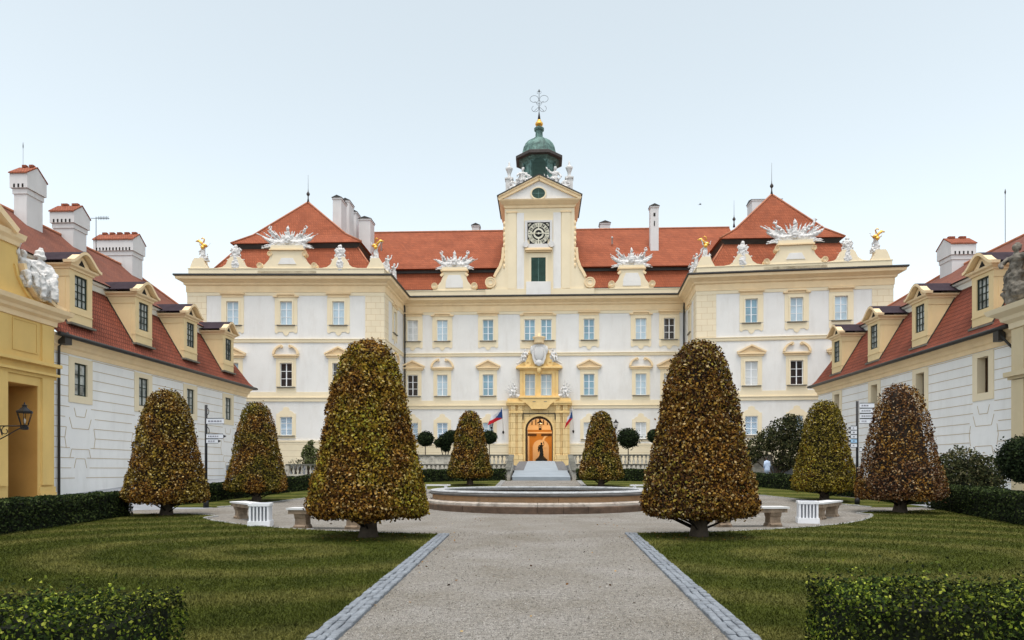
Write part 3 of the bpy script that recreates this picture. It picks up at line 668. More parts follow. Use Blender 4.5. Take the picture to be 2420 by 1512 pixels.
def gable_p(W):
    b = MB(); y0, y1 = 0, .7
    b.prism(gable_poly([(3.05, 0), (3.0, .7), (2.75, 1.0), (2.3, 1.35), (1.95, 1.75), (1.75, 2.2), (1.7, 2.75)]), y0, y1)
    for s in (-1, 1): volute(b, s * 2.85, 1.15, .30, y0 - .05, y1); volute(b, s * 1.82, 2.4, .24, y0 - .04, y1)
    b.box(-1.85, 1.85, y0 - .18, y1 + .1, 2.751, 2.9, 1); b.box(-1.7, 1.7, y0 - .10, y1 + .05, 2.901, 3.25, 0); b.box(-3.08, 3.08, y0 - .05, y0 - .002, 0, .6, 0)
    b.prism([(-.95, 1.3), (.95, 1.3), (.6, 1.95), (-.6, 1.95)], y0 - .05, y0 - .001, 2)
    return ppart('gable', b, ['cream', 'ochre', 'white'], W)
def ped(W, poly, d=.7, panel=None):
    b = MB().prism(poly, -.02, d)
    if panel: b.prism(panel, -.06, -.021, 1)
    return ppart('pedestal', b, ['cream', 'white'], W)
ZP = 21.98
for px in (1073, 1493): 
    u = u_of(px, BL, BR); gable_c(FC @ T(u, .12, ZP))
UGL = u_of(677.5, PL0, PL1); UGR = u_of(1880, PR0, PR1)
gable_p(FLp @ T(UGL, .1, ZP)); gable_p(FRp @ T(UGR, .1, ZP))
cart = [(-1.9, 0), (1.9, 0), (1.9, .9), (1.35, 1.0), (.95, 1.3), (.72, 1.8), (.5, 2.05), (-.5, 2.05), (-.72, 1.8), (-.95, 1.3), (-1.35, 1.0), (-1.9, .9)]
UCL = [u_of(p, PL0, PL1) for p in (554, 801.5)]; UCR = [u_of(p, PR0, PR1) for p in (1756, 2004)]
for F_, us in ((FLp, UCL), (FRp, UCR)):
    for u in us: ped(F_ @ T(u, .1, ZP), cart)
corner = [(-.95, 0), (.95, 0), (.95, .9), (.62, 1.5), (.5, 1.95), (-.4, 1.95), (-.62, 1.6), (-.85, .95)]
cornr = [(-x, z) for x, z in corner][::-1]
ped(FLp @ T(1.05, .12, ZP), corner, 1.0); ped(FLp @ T(LLp - .95, .12, ZP), cornr, 1.0); ped(FRp @ T(.95, .12, ZP), corner, 1.0); ped(FRp @ T(LRp - 1.05, .12, ZP), cornr, 1.0)
for F_, us in ((FLs, (2.6, 5.6)), (FRs, (LRs - 5.6, LRs - 2.6))):
    for u in us: ped(F_ @ T(u, .1, ZP), [(-.8, 0), (.8, 0), (.6, 1.2), (-.6, 1.2)], .7)

# ---- clock tower
TX0, TX1 = -4.25, 3.92; TC = (TX0 + TX1) / 2; Yt = 79.95
tw = MB()
def P(px, py, Y=Yt): q = atY(px, py, Y); return (q.x, q.z)
hw_s = (P(1254.9, 676)[0], P(1289, 676)[0], P(1272, 676)[1], P(1272, 609)[1])
tw.add([], [])
tw.wall(TX0, TX1, 21.9, 33.0, [], .3)
tw.v = [(x, y + Yt, z) for x, y, z in tw.v]
tw.box(TX0, TX1, Yt + .01, 86.5, 21.9, 33.6)
flare = [(1189, 590), (1187, 612), (1181, 630), (1172, 645), (1167, 656), (1170, 668), (1160, 684), (1150, 700), (1200, 702), (1200, 590)]
for s in (0, 1):
    pl = [P(x if not s else 2546 + 5 - x, y) for x, y in flare]
    tw.prism(pl, Yt + .03, Yt + .7, 0)
    tw.bar(P(1189, 585) if not s else P(1362, 585), P(1187 if not s else 1364, 612), .3, Yt - .12, Yt - .001, 1)
    e = [(1187, 612), (1181, 630), (1172, 645), (1168, 654)]
    for a, c in zip(e, e[1:]):
        A = (a[0] if not s else 2551 - a[0], a[1]); C = (c[0] if not s else 2551 - c[0], c[1]); tw.bar(P(*A), P(*C), .32, Yt - .12, Yt - .002, 1)
    vx, vz = P(1158.7 if not s else 1393.5, 667.5); volute(tw, vx, vz, .62, Yt - .08, Yt + .7)
for a, c in ((1199, 1219), (1327, 1347)):       # pilasters
    x0, x1 = P(a, 500)[0], P(c, 500)[0]; tw.box(x0, x1, Yt - .10, Yt - .002, 22.9, P(0, 523)[1], 0); tw.box(x0 - .12, x1 + .12, Yt - .16, Yt - .003, P(0, 523)[1] + .002, P(0, 519)[1], 1)
for a, c in ((1221, 1238), (1307, 1325)):
    x0, x1 = P(a, 500)[0], P(c, 500)[0]; tw.box(x0, x1, Yt - .05, Yt - .002, 22.9, P(0, 523)[1], 2)
tw.box(TX0, TX1, Yt - .12, Yt - .004, P(0, 512)[1], P(0, 506)[1], 1); tw.box(TX0 - .1, TX1 + .1, Yt - .2, Yt - .004, P(0, 505.9)[1], P(0, 503)[1], 0)
x0, x1 = P(1240, 500)[0], P(1300, 500)[0]; tw.box(x0, x1, Yt - .06, Yt - .004, P(0, 501)[1], P(0, 488)[1], 2)
for a, c in ((1192, 1216), (1325, 1350)): x0, x1 = P(a, 500)[0], P(c, 500)[0]; tw.box(x0, x1, Yt - .06, Yt - .004, P(0, 501)[1], P(0, 488)[1], 2)
tw.box(P(1147, 690)[0], P(1404, 690)[0], Yt - .14, Yt - .004, 21.95, 22.85, 0)
x0, x1 = P(1243, 0)[0], P(1301, 0)[0]; tw.box(x0, x1, Yt - .25, Yt - .14, 22.0, P(0, 681)[1], 2)
tower = ppart('clock_tower', tw, ['cream', 'ochre', 'white'])
tp = [(TX0 - .0, Yt), (TX1, Yt)]
TP = [(TX0, 86.5), (TX0, Yt), (TX1, Yt), (TX1, 86.5)]
zc0 = 32.45
b = MB().sweep(TP, [(0, zc0 - .05), (.12, zc0), (.14, zc0 + .2), (.3, zc0 + .3), (.42, zc0 + .42), (.62, zc0 + .6), (.68, zc0 + .75), (0, zc0 + .8)])
link('cornice', b.mesh('cornice', ['ochre']), tower)
b = MB(); ap = (TC - .05, 35.55); zc = zc0 + .80
b.prism([(TX0 - .4, zc), (TX1 + .4, zc), (ap[0], ap[1] - .2)], Yt - .45, Yt + .6, 0)
for sgn, xe in ((-1, TX0 - .72), (1, TX1 + .72)):
    b.bar((xe, zc - .02), ap, .34, Yt - .68, Yt - .451, 1); b.bar((xe - .03 * sgn, zc + .24), (ap[0], ap[1] + .27), .16, Yt - .78, Yt + .2 + .001 * sgn, 1)
link('pediment', b.mesh('pediment', ['white', 'ochre']), tower)
b = MB(); 
for sgn in (-1, 1): b.bar((TC + sgn * 4.95, zc + .30), (ap[0], ap[1] + .42), .09, Yt - .86, 86.6 + .002 * sgn, 0)
link('tower_roof', b.mesh('tower_roof', ['metal']), tower)
ox, oz = P(1272, 457, Yt - .45); Yt -= .44
b = MB().arc(ox, oz, 0, .62, 0, 360, Yt - .06, Yt - .021, 0, 20, 1.28).arc(ox, oz, .62, .76, 0, 360, Yt - .12, Yt - .022, 1, 20, 1.25)
b.box(ox - .03, ox + .03, Yt - .08, Yt - .061, oz - .6, oz + .6, 2).box(ox - .78, ox - .031, Yt - .08, Yt - .061, oz - .03, oz + .03, 2).box(ox + .031, ox + .78, Yt - .08, Yt - .061, oz - .03, oz + .03, 2)
link('round_window', b.mesh('round_window', ['shut', 'cream', 'verd']), tower); Yt += .44
# shutters
x0, x1, z0, z1 = hw_s; b = MB(); xm = (x0 + x1) / 2
for a, c in ((x0, xm - .02), (xm + .02, x1)):
    b.box(a, c, Yt - .10, Yt - .004, z0, z1)
    for i in range(30):
        z = z0 + .1 + i * (z1 - z0 - .2) / 30
        if i % 10 == 9: continue
        b.box(a + .1, c - .1, Yt - .125, Yt - .101, z, z + .06)
b.box(xm - .02, xm + .02, Yt - .14, Yt - .004, z0, z1, 1)
link('shutter', b.mesh('shutter', ['shut', 'verd']), tower)
b = MB()
for a, c, d, e in ((x0 - .32, x0, z0 - .05, z1 + .3), (x1, x1 + .32, z0 - .05, z1 + .3), (x0, x1, z1, z1 + .3)): b.box(a, c, Yt - .16, Yt - .003, d, e)
b.box(x0 - .55, x0 - .33, Yt - .1, Yt - .003, z0 - .05, z1 + .55); b.box(x1 + .33, x1 + .55, Yt - .1, Yt - .003, z0 - .05, z1 + .55); b.box(x0 - .32, x1 + .32, Yt - .1, Yt - .003, z1 + .301, z1 + .55)
link('surround', b.mesh('surround', ['cream']), tower)
# clock
cx, cz = P(1272.3, 552.5); r = 1.27
b = MB(); b.box(cx - 1.3, cx + 1.3, Yt - .10, Yt - .004, cz - .62, cz + 1.3, 0); b.box(cx - 1.05, cx + 1.05, Yt - .10, Yt - .004, cz - 1.22, cz - .621, 0)
clock = link('clock', b.mesh('clock', ['clockb']), tower)
b = MB(); yf = Yt - .14
b.arc(cx, cz, 1.18, 1.25, 0, 360, yf, Yt - .101, 0, 40); b.arc(cx, cz, .80, .86, 0, 360, yf, Yt - .101, 0, 32); b.arc(cx, cz, .42, .62, 0, 360, yf - .002, Yt - .101, 0, 24)
num = ['XII', 'I', 'II', 'III', 'IIII', 'V', 'VI', 'VII', 'VIII', 'IX', 'X', 'XI']
for k in range(12):
    a = R(90 - 30 * k); ca2, sa2 = math.cos(a), math.sin(a); wid = {'I': .07, 'V': .14, 'X': .15}
    # each numeral sits on a light cartouche, drawn dark as on the real dial
    for t in (-13, 13): b.bar((cx + .86 * math.cos(a + R(t)), cz + .86 * math.sin(a + R(t))), (cx + 1.18 * math.cos(a + R(t * .95)), cz + 1.18 * math.sin(a + R(t * .95))), .12, yf, Yt - .101, 0)
    tot = sum(wid[c] for c in num[k]); off = -tot / 2
    def Q(tt, rr2): return (cx + ca2 * rr2 + sa2 * tt, cz + sa2 * rr2 - ca2 * tt)
    for c in num[k]:
        w2 = wid[c]; m0 = off + w2 / 2
        if c == 'I': b.bar(Q(m0, .9), Q(m0, 1.14), .045, yf - .01, Yt - .11, 0)
        elif c == 'V': b.bar(Q(m0 - .05, 1.14), Q(m0, .9), .035, yf - .01, Yt - .11, 0); b.bar(Q(m0 + .05, 1.14), Q(m0, .9), .035, yf - .011, Yt - .111, 0)
        else: b.bar(Q(m0 - .05, 1.14), Q(m0 + .05, .9), .035, yf - .01, Yt - .11, 0); b.bar(Q(m0 + .05, 1.14), Q(m0 - .05, .9), .035, yf - .011, Yt - .111, 0)
        off += w2
for k in range(4):
    a = R(45 + 90 * k)
    for t in (-32, 0, 32): 
        pass
for sx, sz in ((-1, 1), (1, 1)):
    b.bar((cx + sx * 1.12, cz + 1.12), (cx + sx * 1.12, cz + .86), .10, yf, Yt - .101, 0); b.bar((cx + sx * 1.07, cz + 1.13), (cx + sx * .88, cz + 1.13), .09, yf, Yt - .101, 0)
for k in range(4):
    a = R(90 * k); b.bar((cx + .6 * math.cos(a), cz + .6 * math.sin(a)), (cx + 1.2 * math.cos(a), cz + 1.2 * math.sin(a)), .14, yf + .002, Yt - .102, 0)
link('dial', b.mesh('dial', ['clockw']), clock)
b = MB(); b.bar((cx - .15, cz - .02), (cx + .72, cz + .06), .10, yf - .06, yf - .03); b.bar((cx + .1, cz - .03), (cx - 1.0, cz + .10), .07, yf - .09, yf - .061); b.arc(cx, cz, 0, .13, 0, 360, yf - .1, yf - .02, 0, 10)
link('clock_hand', b.mesh('clock_hand', ['clockw']), clock)
b = MB().box(cx - 1.62, cx - 1.31, Yt - .16, Yt - .003, cz - 1.5, cz + 1.55).box(cx + 1.31, cx + 1.62, Yt - .16, Yt - .003, cz - 1.5, cz + 1.55).box(cx - 1.30, cx + 1.30, Yt - .16, Yt - .003, cz + 1.31, cz + 1.55)
for sx in (-1, 1): b.arc(cx + sx * 1.5, cz - 1.3, 0, .35, 0, 360, Yt - .3, Yt - .161, 0, 10)
b.box(cx - 1.3, cx + 1.3, Yt - .2, Yt - .005, cz - 1.72, cz - 1.221)
link('surround', b.mesh('surround', ['stat']), tower)
b = MB().box(cx - 1.55, cx + 1.55, Yt - .5, Yt - .004, cz - 2.02, cz - 1.86).box(cx - 1.4, cx + 1.4, Yt - .36, Yt - .004, cz - 1.859, cz - 1.73).box(cx - 1.45, cx + 1.45, Yt - .3, Yt - .004, cz - 2.2, cz - 2.021)
link('clock_ledge', b.mesh('clock_ledge', ['ochre']), tower)
# crest tooth edge on the tower sides
for x in (TX0 - .06, TX1 + .06):
    b = MB()
    for i in range(9): b.ell((x, Yt + .1, 25.6 + i * .62), (.16, .2, .36), 0, 6, 4)
    link('side_ornament', b.mesh('side_ornament', ['ochre']), tower)
# cupola
cyc = 84.0; cxx = atY(1273.5, 300, cyc).x
b = MB(); rot = .5
b.lathe([(2.9, 34.0), (2.75, 35.6), (2.45, 36.2), (2.2, 37.2), (2.05, 39.4), (2.12, 39.5), (2.2, 39.7), (2.5, 39.95), (2.78, 40.0)], cxx, cyc, 8, 0, False, rot)
cup = link('cupola', b.mesh('cupola', ['verd']), tower)
link('eave', MB().lathe([(2.75, 39.98), (3.05, 40.1), (3.05, 40.42), (2.95, 40.5), (2.3, 40.62)], cxx, cyc, 8, 0, False, rot).mesh('eave', ['copperd']), cup)
b = MB().lathe([(2.32, 40.6), (2.2, 40.8), (2.1, 41.2), (1.98, 41.7), (1.75, 42.15), (1.4, 42.55), (.95, 42.85), (.62, 43.0), (.5, 43.1), (.46, 43.9), (.62, 44.05), (.66, 44.25), (.5, 44.4), (.2, 44.45)], cxx, cyc, 8, 0, False, rot)
dm = link('dome', b.mesh('dome', ['verd']), cup)
b = MB()
for k in range(8):
    a = 2 * math.pi * (k + .5) / 8; b.tube([(cxx + r * math.cos(a), cyc + r * math.sin(a), z) for r, z in ((2.32, 40.62), (2.2, 40.8), (2.1, 41.2), (1.98, 41.7), (1.75, 42.15), (1.4, 42.55), (.95, 42.85), (.62, 43.0))], .05, 5)
link('dome_rib', b.mesh('dome_rib', ['verd']), cup)
b = MB(); yo = cyc - 2.12
b.box(cxx - .85, cxx + .85, yo, yo + .1, 36.95, 38.9); b.arc(cxx, 38.9, 0, .85, 0, 180, yo, yo + .1, 0, 10)
for i in range(14): b.box(cxx - .75, cxx + .75, yo - .03, yo - .001, 37.1 + i * .16, 37.18 + i * .16)
link('louvre', b.mesh('louvre', ['shut']), cup)
for k in (-1, 0, 1):
    a = -math.pi / 2 + k * math.pi / 4
    for s2 in (-1, 1):
        aa = a + s2 * .30; c0 = Vector((cxx + 2.1 * math.cos(aa), cyc + 2.1 * math.sin(aa), 0))
        b2 = MB().tube([(c0.x, c0.y, 36.9), (c0.x, c0.y, 39.6)], .13, 6); link('pilaster', b2.mesh('pilaster', ['verd']), cup)
link('gilded_ball', MB().lathe([(.12, 44.4), (.2, 44.55), (.42, 44.65), (.5, 44.85), (.42, 45.02), (.34, 45.06), (.26, 45.25), (.16, 45.4)], cxx, cyc, 14).mesh('gilded_ball', ['gold']), cup)
b = MB().lathe([(.18, 45.4), (.1, 46.0), (.035, 46.4), (.03, 48.75), (.12, 48.85), (.0, 49.2)], cxx, cyc, 6)
def loop(cx0, cz0, rx, rz, a0, a1, n=12): return [(cx0 + rx * math.cos(R(a0 + (a1 - a0) * i / n)), cyc, cz0 + rz * math.sin(R(a0 + (a1 - a0) * i / n))) for i in range(n + 1)]
for s in (-1, 1):
    b.tube(loop(cxx + s * .6, 47.95, .52 * s, .42, -120, 190), .022, 5); b.tube(loop(cxx + s * .48, 46.75, .42 * s, .38, -200, 60), .022, 5)
    b.tube([(cxx, cyc, 47.85), (cxx + s * .35, cyc, 47.4), (cxx, cyc, 47.0), (cxx + s * .6, cyc, 46.45)], .022, 5); b.tube(loop(cxx + s * .12, 48.75, .13 * s, .16, -90, 120, 8), .018, 5)
    b.tube([(cxx, cyc, 47.3), (cxx + s * .55, cyc, 47.65)], .02, 5)
link('weather_vane', b.mesh('weather_vane', ['metal']), cup)

for _o in bpy.data.objects:
    if _o == cup: _o.matrix_basis = Matrix.Translation((0, 0, -.62)) @ _o.matrix_basis

# ---------------------------------------------------------------- main portal of the palace
FP = FC @ T(DU, 0, 0)
b = MB()
for s in (-1, 1):
    x0, x1 = sorted((s * 1.6, s * 3.55)); b.box(x0, x1, -.55, 0, GZ + 1, 9.2)
    for a, c, dp in ((1.95, 2.45, .78), (2.75, 3.3, .82)): x0, x1 = sorted((s * a, s * c)); b.box(x0, x1, -dp, -.551, 2.2, 9.2)
    x0, x1 = sorted((s * 1.85, s * 3.65)); b.box(x0, x1, -.95, -.821, 2.0, 3.4)
for i in range(16):
    a0, a1 = math.pi * i / 16, math.pi * (i + 1) / 16; p0 = (1.6 * math.cos(a0), 6.35 + 1.6 * math.sin(a0)); p1 = (1.6 * math.cos(a1), 6.35 + 1.6 * math.sin(a1))
    b.prism([p0, (p0[0], 9.2), (p1[0], 9.2), p1], -.55, 0)
portal = ppart('portal', b, ['portal'], FP)
b = MB()
b.arc(0, 6.35, 1.6, 1.82, 0, 180, -.66, -.551, 0, 20)
for s in (-1, 1):
    x0, x1 = sorted((s * 1.601, s * 1.82)); b.box(x0, x1, -.66, -.552, 2.3, 6.35)
    b.bar((s * 1.86, 8.18), (s * 1.86, 7.55), .1, -.7, -.56, 1)
    x0, x1 = sorted((s * 1.7, s * 3.8)); b.box(x0, x1, -1.0, 0, 9.201, 9.42); b.box(min(x0, x1) + .1 * 0, x1, -1.1, 0, 9.421, 9.62); b.box(x0 + .12, x1 - .12, -.92, 0, 9.621, 10.0)
    x0, x1 = sorted((s * 1.9, s * 3.5)); b.box(x0, x1, -.95, -.83, 8.3, 8.55)
b.box(-1.9, 1.9, -.68, -.56, 8.22, 8.3, 1)
b.box(-1.7, 1.7, -.75, 0, 9.202, 9.9); b.prism([(-2.3, 9.95), (2.3, 9.95), (1.3, 9.25), (.9, 8.75), (-.9, 8.75), (-1.3, 9.25)], -1.05, -.7)
for x in (-.75, .55): b.box(x, x + .35, -1.07, -1.051, 9.55, 9.63, 2)
b.box(-2.4, 2.4, -1.12, 0, 10.001, 10.14); b.box(-2.3, 2.3, -1.0, 0, 10.141, 10.3)
link('moulding', b.mesh('moulding', ['portal2', 'black', 'sill']), portal, FP)
b = MB(); hh = Z2 + H2; o1 = UC[3] - DU; o2 = UC[4] - DU
b.box(-2.25, o1 - WW, -.42, -.05, 10.3, 13.35); b.box(o2 + WW, 2.25, -.42, -.05, 10.3, 13.35); b.box(o1 + WW, o2 - WW, -.42, -.05, 10.3, 13.35); b.box(o1 - WW, o1 + WW, -.42, -.05, hh, 13.35); b.box(o2 - WW, o2 + WW, -.42, -.05, hh, 13.35)
for s in (-1, 1):
    for a, c in ((1.95, 2.2), (1.62, 1.82)): x0, x1 = sorted((s * a, s * c)); b.box(x0, x1, -.52, -.421, 10.3, 13.2)
b.box(-2.4, 2.4, -.6, -.05, 13.351, 13.5); b.box(-2.7, 2.7, -.85, -.05, 13.501, 13.68); b.box(-2.6, 2.6, -.7, -.05, 13.681, 13.8)
for s in (-1, 1):
    pl = [(s * 2.6, 13.801), (s * 2.2, 14.05), (s * 1.7, 14.3), (s * 1.3, 14.8), (s * 1.05, 15.5), (s * .8, 15.9), (s * .55, 15.9), (s * .4, 13.801)]
    b.prism(pl if s < 0 else pl[::-1], -.5, -.05); b.arc(s * 1.3, 14.15, .1, .42, 0, 360, -.62, -.51, 0, 10); b.arc(s * .95, 15.45, .06, .2, 0, 360, -.6, -.51, 0, 8)
b.lathe([(.05, 12.75), (.22, 13.0), (.3, 13.3), (.22, 13.6)], 0, -.7, 8)
link('window_aedicule', b.mesh('window_aedicule', ['portal2']), portal, FP)
b = MB()
b.prism([(-.95, 15.9), (-.7, 16.15), (0, 16.35), (.7, 16.15), (.95, 15.9), (.85, 15.2), (.75, 14.6), (.5, 14.0), (0, 13.7), (-.5, 14.0), (-.75, 14.6), (-.85, 15.2)], -.95, -.5)
b.ell((0, -.95, 15.2), (.62, .2, .95)); b.ell((-.85, -.8, 15.6), (.2, .2, .5)); b.ell((.85, -.8, 15.6), (.2, .2, .5)); b.ell((0, -.95, 14.1), (.4, .2, .4))
cr = link('crest', b.mesh('crest', ['stat']), portal, FP)
b = MB().lathe([(.55, 16.3), (.62, 16.5), (.55, 16.7), (.72, 16.95), (.78, 17.1), (.3, 17.12), (.12, 17.3), (.14, 17.42), (.02, 17.55)], 0, -.75, 14)
link('crown', b.mesh('crown', ['ochre']), cr, FP)
# door lining and a hall in the courtyard's place, lit by an added light
b = MB()
b.arc(0, 6.35, 1.38, 1.598, 0, 180, -.1, .7, 0, 18); b.box(-1.598, -1.35, -.1, 1.3, 2.74, 6.35); b.box(1.5, 1.598, -.1, .7, 2.74, 6.35)
link('door_lining', b.mesh('door_lining', ['wood']), portal, FP)
b = MB(); ya, yb = .72, 9.0
b.box(-4, -3.9, ya, yb, 2.7, 9.5); b.box(3.9, 4, ya, yb, 2.7, 9.5); b.box(-4, 4, ya, yb, 2.6, 2.7, 2); b.box(-4, 4, ya, yb, 9.5, 9.6, 1)
b.box(-1.9, -1.3, yb - .4, yb - .005, 2.7, 6.1, 1); b.box(2.2, 2.6, yb - .4, yb - .005, 2.7, 6.1, 1); b.box(-3.9, 3.9, yb - .02, yb - .0015, 7.5, 9.4, 1); b.box(-4, -1.6, .6, .71, 2.7, 9.5); b.box(1.6, 4, .6, .71, 2.7, 9.5); b.box(-4, 4, yb, yb + .1, 2.7, 9.5)
b.box(-3.8, 3.8, yb - .2, yb - .002, 6.9, 7.5, 1); b.box(-3.8, 3.8, yb - .3, yb - .21, 6.45, 6.62, 1); b.box(-1.5, -.35, yb - .25, yb - .003, 6.1, 6.4, 3); b.box(.25, 1.6, yb - .25, yb - .003, 6.1, 6.4, 3)
for i in range(7): b.box(-1.5 + i * .5, -1.38 + i * .5, yb - .12, yb - .002, 7.55, 8.9, 3)
b.arc(.2, 4.6, 0, 1.05, 0, 180, yb - .05, yb - .002, 1, 14); b.box(-.85, 1.25, yb - .05, yb - .002, 2.7, 4.6, 1); b.arc(.2, 4.6, 1.051, 1.3, 0, 180, yb - .14, yb - .003, 0, 14)
b.arc(1.45, 5.3, .85, 1.1, 110, 230, yb - .16, yb - .05, 1, 10)
link('entrance_hall', b.mesh('entrance_hall', ['deepdark', 'cream', 'pv', 'wood']), portal, FP)

# ---------------------------------------------------------------- side wings
GRV = mat('ochre_groove', (.50, .39, .25), .9, .1, 2)
M['groove'] = GRV
def bell_poly(w, z0, h, n=8):
    """bell shaped pediment outline"""
    pts = [(-w, z0)]
    for i in range(n + 1):
        t = i / n; x = -w + w * t; z = z0 + h * (t * t * (3 - 2 * t)); pts.append((x, z + .08))
    return pts + [(-x, z) for x, z in pts[::-1][1:]]
def wing(name, label, side, xw, ya, yb, ze, zr, wins, zwin, hwin, deep, chims):
    s = side; X = s * xw
    W = frame((X, ya), (X, yb))[0] if s < 0 else frame((X, yb), (X, ya))[0]
    U = (lambda y: y - ya) if s < 0 else (lambda y: yb - y)
    L = yb - ya
    root = thing(name, label, 'building', (X, (ya + yb) / 2, 0))
    hw = .56 if s < 0 else .50
    hol = [(U(y) - hw, U(y) + hw, zwin, zwin + hwin) for y in wins]
    if s < 0: hol.append((U(34.77), U(32.74), 0.1, 6.1)); hol[-1] = (min(hol[-1][:2]), max(hol[-1][:2]), .1, 6.1)
    b = MB().wall(0, L, 0, ze + .2, hol, .55 if deep else .16, 0, 1)
    if s < 0: b.add([(L, 0, 0), (L, 14, 0), (L, 14, ze + .2), (L, 0, ze + .2)], [(0, 1, 2, 3)])
    else: b.add([(0, 0, 0), (0, 14, 0), (0, 14, ze + .2), (0, 0, ze + .2)], [(0, 1, 2, 3)])
    # painted grooves of the banded plaster
    us = sorted(U(y) for y in wins); sp = us[1] - us[0]; allu = [us[0] - sp] + us + [us[-1] + sp]
    def ln(p, q): b.bar(p, q, .034, -.012, -.002, 2)
    k = 0; z = ze - .95
    lo, hi = (U(36.1), L) if s < 0 else (0, U(38.1))
    while z > .9:
        wband = z > zwin - .55
        for a, c in zip([lo] + us, us + [hi]):
            m0 = a + (1.0 if a != lo else 0); m1 = c - (1.0 if c != hi else 0)
            if not wband:
                j = int(round((zwin - .55 - z) / .585 + .45)); inset = [.55, .95, 1.3, 1.2, 1.3, .9, .55, .8, .5][min(max(j, 0), 8)]
                m0 = a + (inset if a != lo else 0); m1 = c - (inset if c != hi else 0)
            if m1 > m0 + .1: ln((m0, z), (m1, z))
        z -= .585
    for u in us:
        zb = zwin - .72
        for w0, w1, z0, dz in ((.55, .38, zb, .5), (.95, .72, zb - .58, .62)):
            for s2 in (-1, 1): ln((u + s2 * w0, z0), (u + s2 * w1, z0 - dz))
            ln((u - w1, z0 - dz), (u + w1, z0 - dz))
        for s2 in (-1, 1):
            ln((u + s2 * 1.2, zb - 1.15), (u + s2 * 1.32, zb - 1.75)); ln((u + s2 * 1.32, zb - 1.75), (u + s2 * 1.2, zb - 2.35)); ln((u + s2 * .9, zb - 2.9), (u + s2 * .75, zb - 2.4)); ln((u + s2 * .55, zb - 3.5), (u + s2 * .38, zb - 2.95))
            ln((u + s2 * 1.02, zwin + hwin + .3), (u + s2 * 1.02, zwin - .5)) if False else None
        ln((u - .75, zb - 2.4), (u + .75, zb - 2.4)); ln((u - .38, zb - 2.95), (u + .38, zb - 2.95))
    pp = lambda nm, mb, mats, WW_=None, par=None: link(nm, mb.mesh(nm, mats), par or root, WW_ if WW_ is not None else W)
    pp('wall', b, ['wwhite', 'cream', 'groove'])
    path = [(U(36.1), 0), (L, 0), (L, 12)] if s < 0 else [(0, 12), (0, 0), (U(38.1), 0)]
    pp('cornice', MB().sweep(path, [(0, ze - .85), (.07, ze - .85), (.09, ze - .6), (.22, ze - .5), (.24, ze - .3), (.45, ze - .12), (.5, ze + .05), (0, ze + .1)]), ['ochre'])
    # roof in world coordinates, hipped at the palace end
    xe, xm, xr = xw - .62, xw + 2.0, xw + 7.0; zm = ze + 4.15; xo = xw + 14.6
    V = []; F_ = []; mi = []
    def q(*pts, m=0):
        o = len(V); V.extend([(s * x, y, z) for x, y, z in pts]); F_.append(tuple(range(o, o + len(pts)))); mi.append(m)
    y0 = ya - 1; yg = 36.2 if s < 0 else 38.2; e1 = yb + .62; zc = ze + .5; xc = xe + .45
    q((xe, yg, ze), (xe, e1, ze), (xc, e1 - .45, zc), (xc, yg, zc)); q((xc, y0, zc), (xc, e1 - .45, zc), (xm, e1 - 2.6, zm), (xm, y0, zm))
    q((xe, e1, ze), (xo, e1, ze), (xo, e1 - .45, zc), (xc, e1 - .45, zc)); q((xc, e1 - .45, zc), (xo, e1 - .45, zc), (xo, e1 - 2.6, zm), (xm, e1 - 2.6, zm))
    q((xe, yg, ze - .1), (xe, e1, ze - .1), (xo, e1, ze - .1), (xo, yg, ze - .1), m=1); q((xe, yg, ze), (xe, e1, ze), (xe, e1, ze - .1), (xe, yg, ze - .1), m=1); q((xe, e1, ze), (xo, e1, ze), (xo, e1, ze - .1), (xe, e1, ze - .1), m=1)
    lower = MB().add(V, F_); lower.m = mi; pp('roof', lower, ['tile2', 'metal'], Matrix())
    b = MB(); pth = [(s * xm, y0), (s * xm, e1 - 2.6), (s * xo, e1 - 2.6)]; 
    prf = [(-.1, zm - .1), (.10, zm - .06), (.13, zm + .26), (.24, zm + .34), (.28, zm + .48), (-.1, zm + .52)]
    b.sweep(pth if s < 0 else pth[::-1], prf)
    # the courtyard side has to be the outer side of the sweep
    pp('roof_moulding', b, ['ltrim'], Matrix())
    V.clear(); F_.clear(); mi.clear(); xu = xm - .36; zu = zm + .54; yu = e1 - 2.6 + .42; yr = e1 - 2.6 - (xr - xm)
    q((xu, y0, zu), (xu, yu, zu), (xm + .5, yu - .9, zu + .5), (xm + .5, y0, zu + .5)); q((xm + .5, y0, zu + .5), (xm + .5, yu - .9, zu + .5), (xr, yr, zr), (xr, y0, zr))
    q((xu, yu, zu), (xo, yu, zu), (xo - .9, yu - .9, zu + .5), (xm + .5, yu - .9, zu + .5)); q((xm + .5, yu - .9, zu + .5), (xo - .9, yu - .9, zu + .5), (xr, yr, zr))
    q((xr, y0, zr), (xr, yr, zr), (xo, yu, zu), (xo, y0, zu)); q((xu, y0, zu - .06), (xu, yu, zu - .06), (xo, yu, zu - .06), (xo, y0, zu - .06), m=1)
    up = MB().add(V, F_); up.m = mi
    up.tube([(s * xr, y0, zr + .04), (s * xr, yr, zr + .04), (s * (xm + .5), yu - .9, zu + .55), (s * xu, yu, zu + .05)], .12, 6, 2)
    upo = pp('upper_roof', up, ['tile3', 'metal', 'ridge'], Matrix())
    b = MB().tube([(s * (xe - .08), yg, ze - .02), (s * (xe - .08), e1 + .05, ze - .02)], .11, 8).tube([(s * (xe - .08), e1 + .08, ze - .02), (s * (xe + 6), e1 + .08, ze - .02)], .11, 8)
    pp('gutter', b, ['metal'], Matrix())
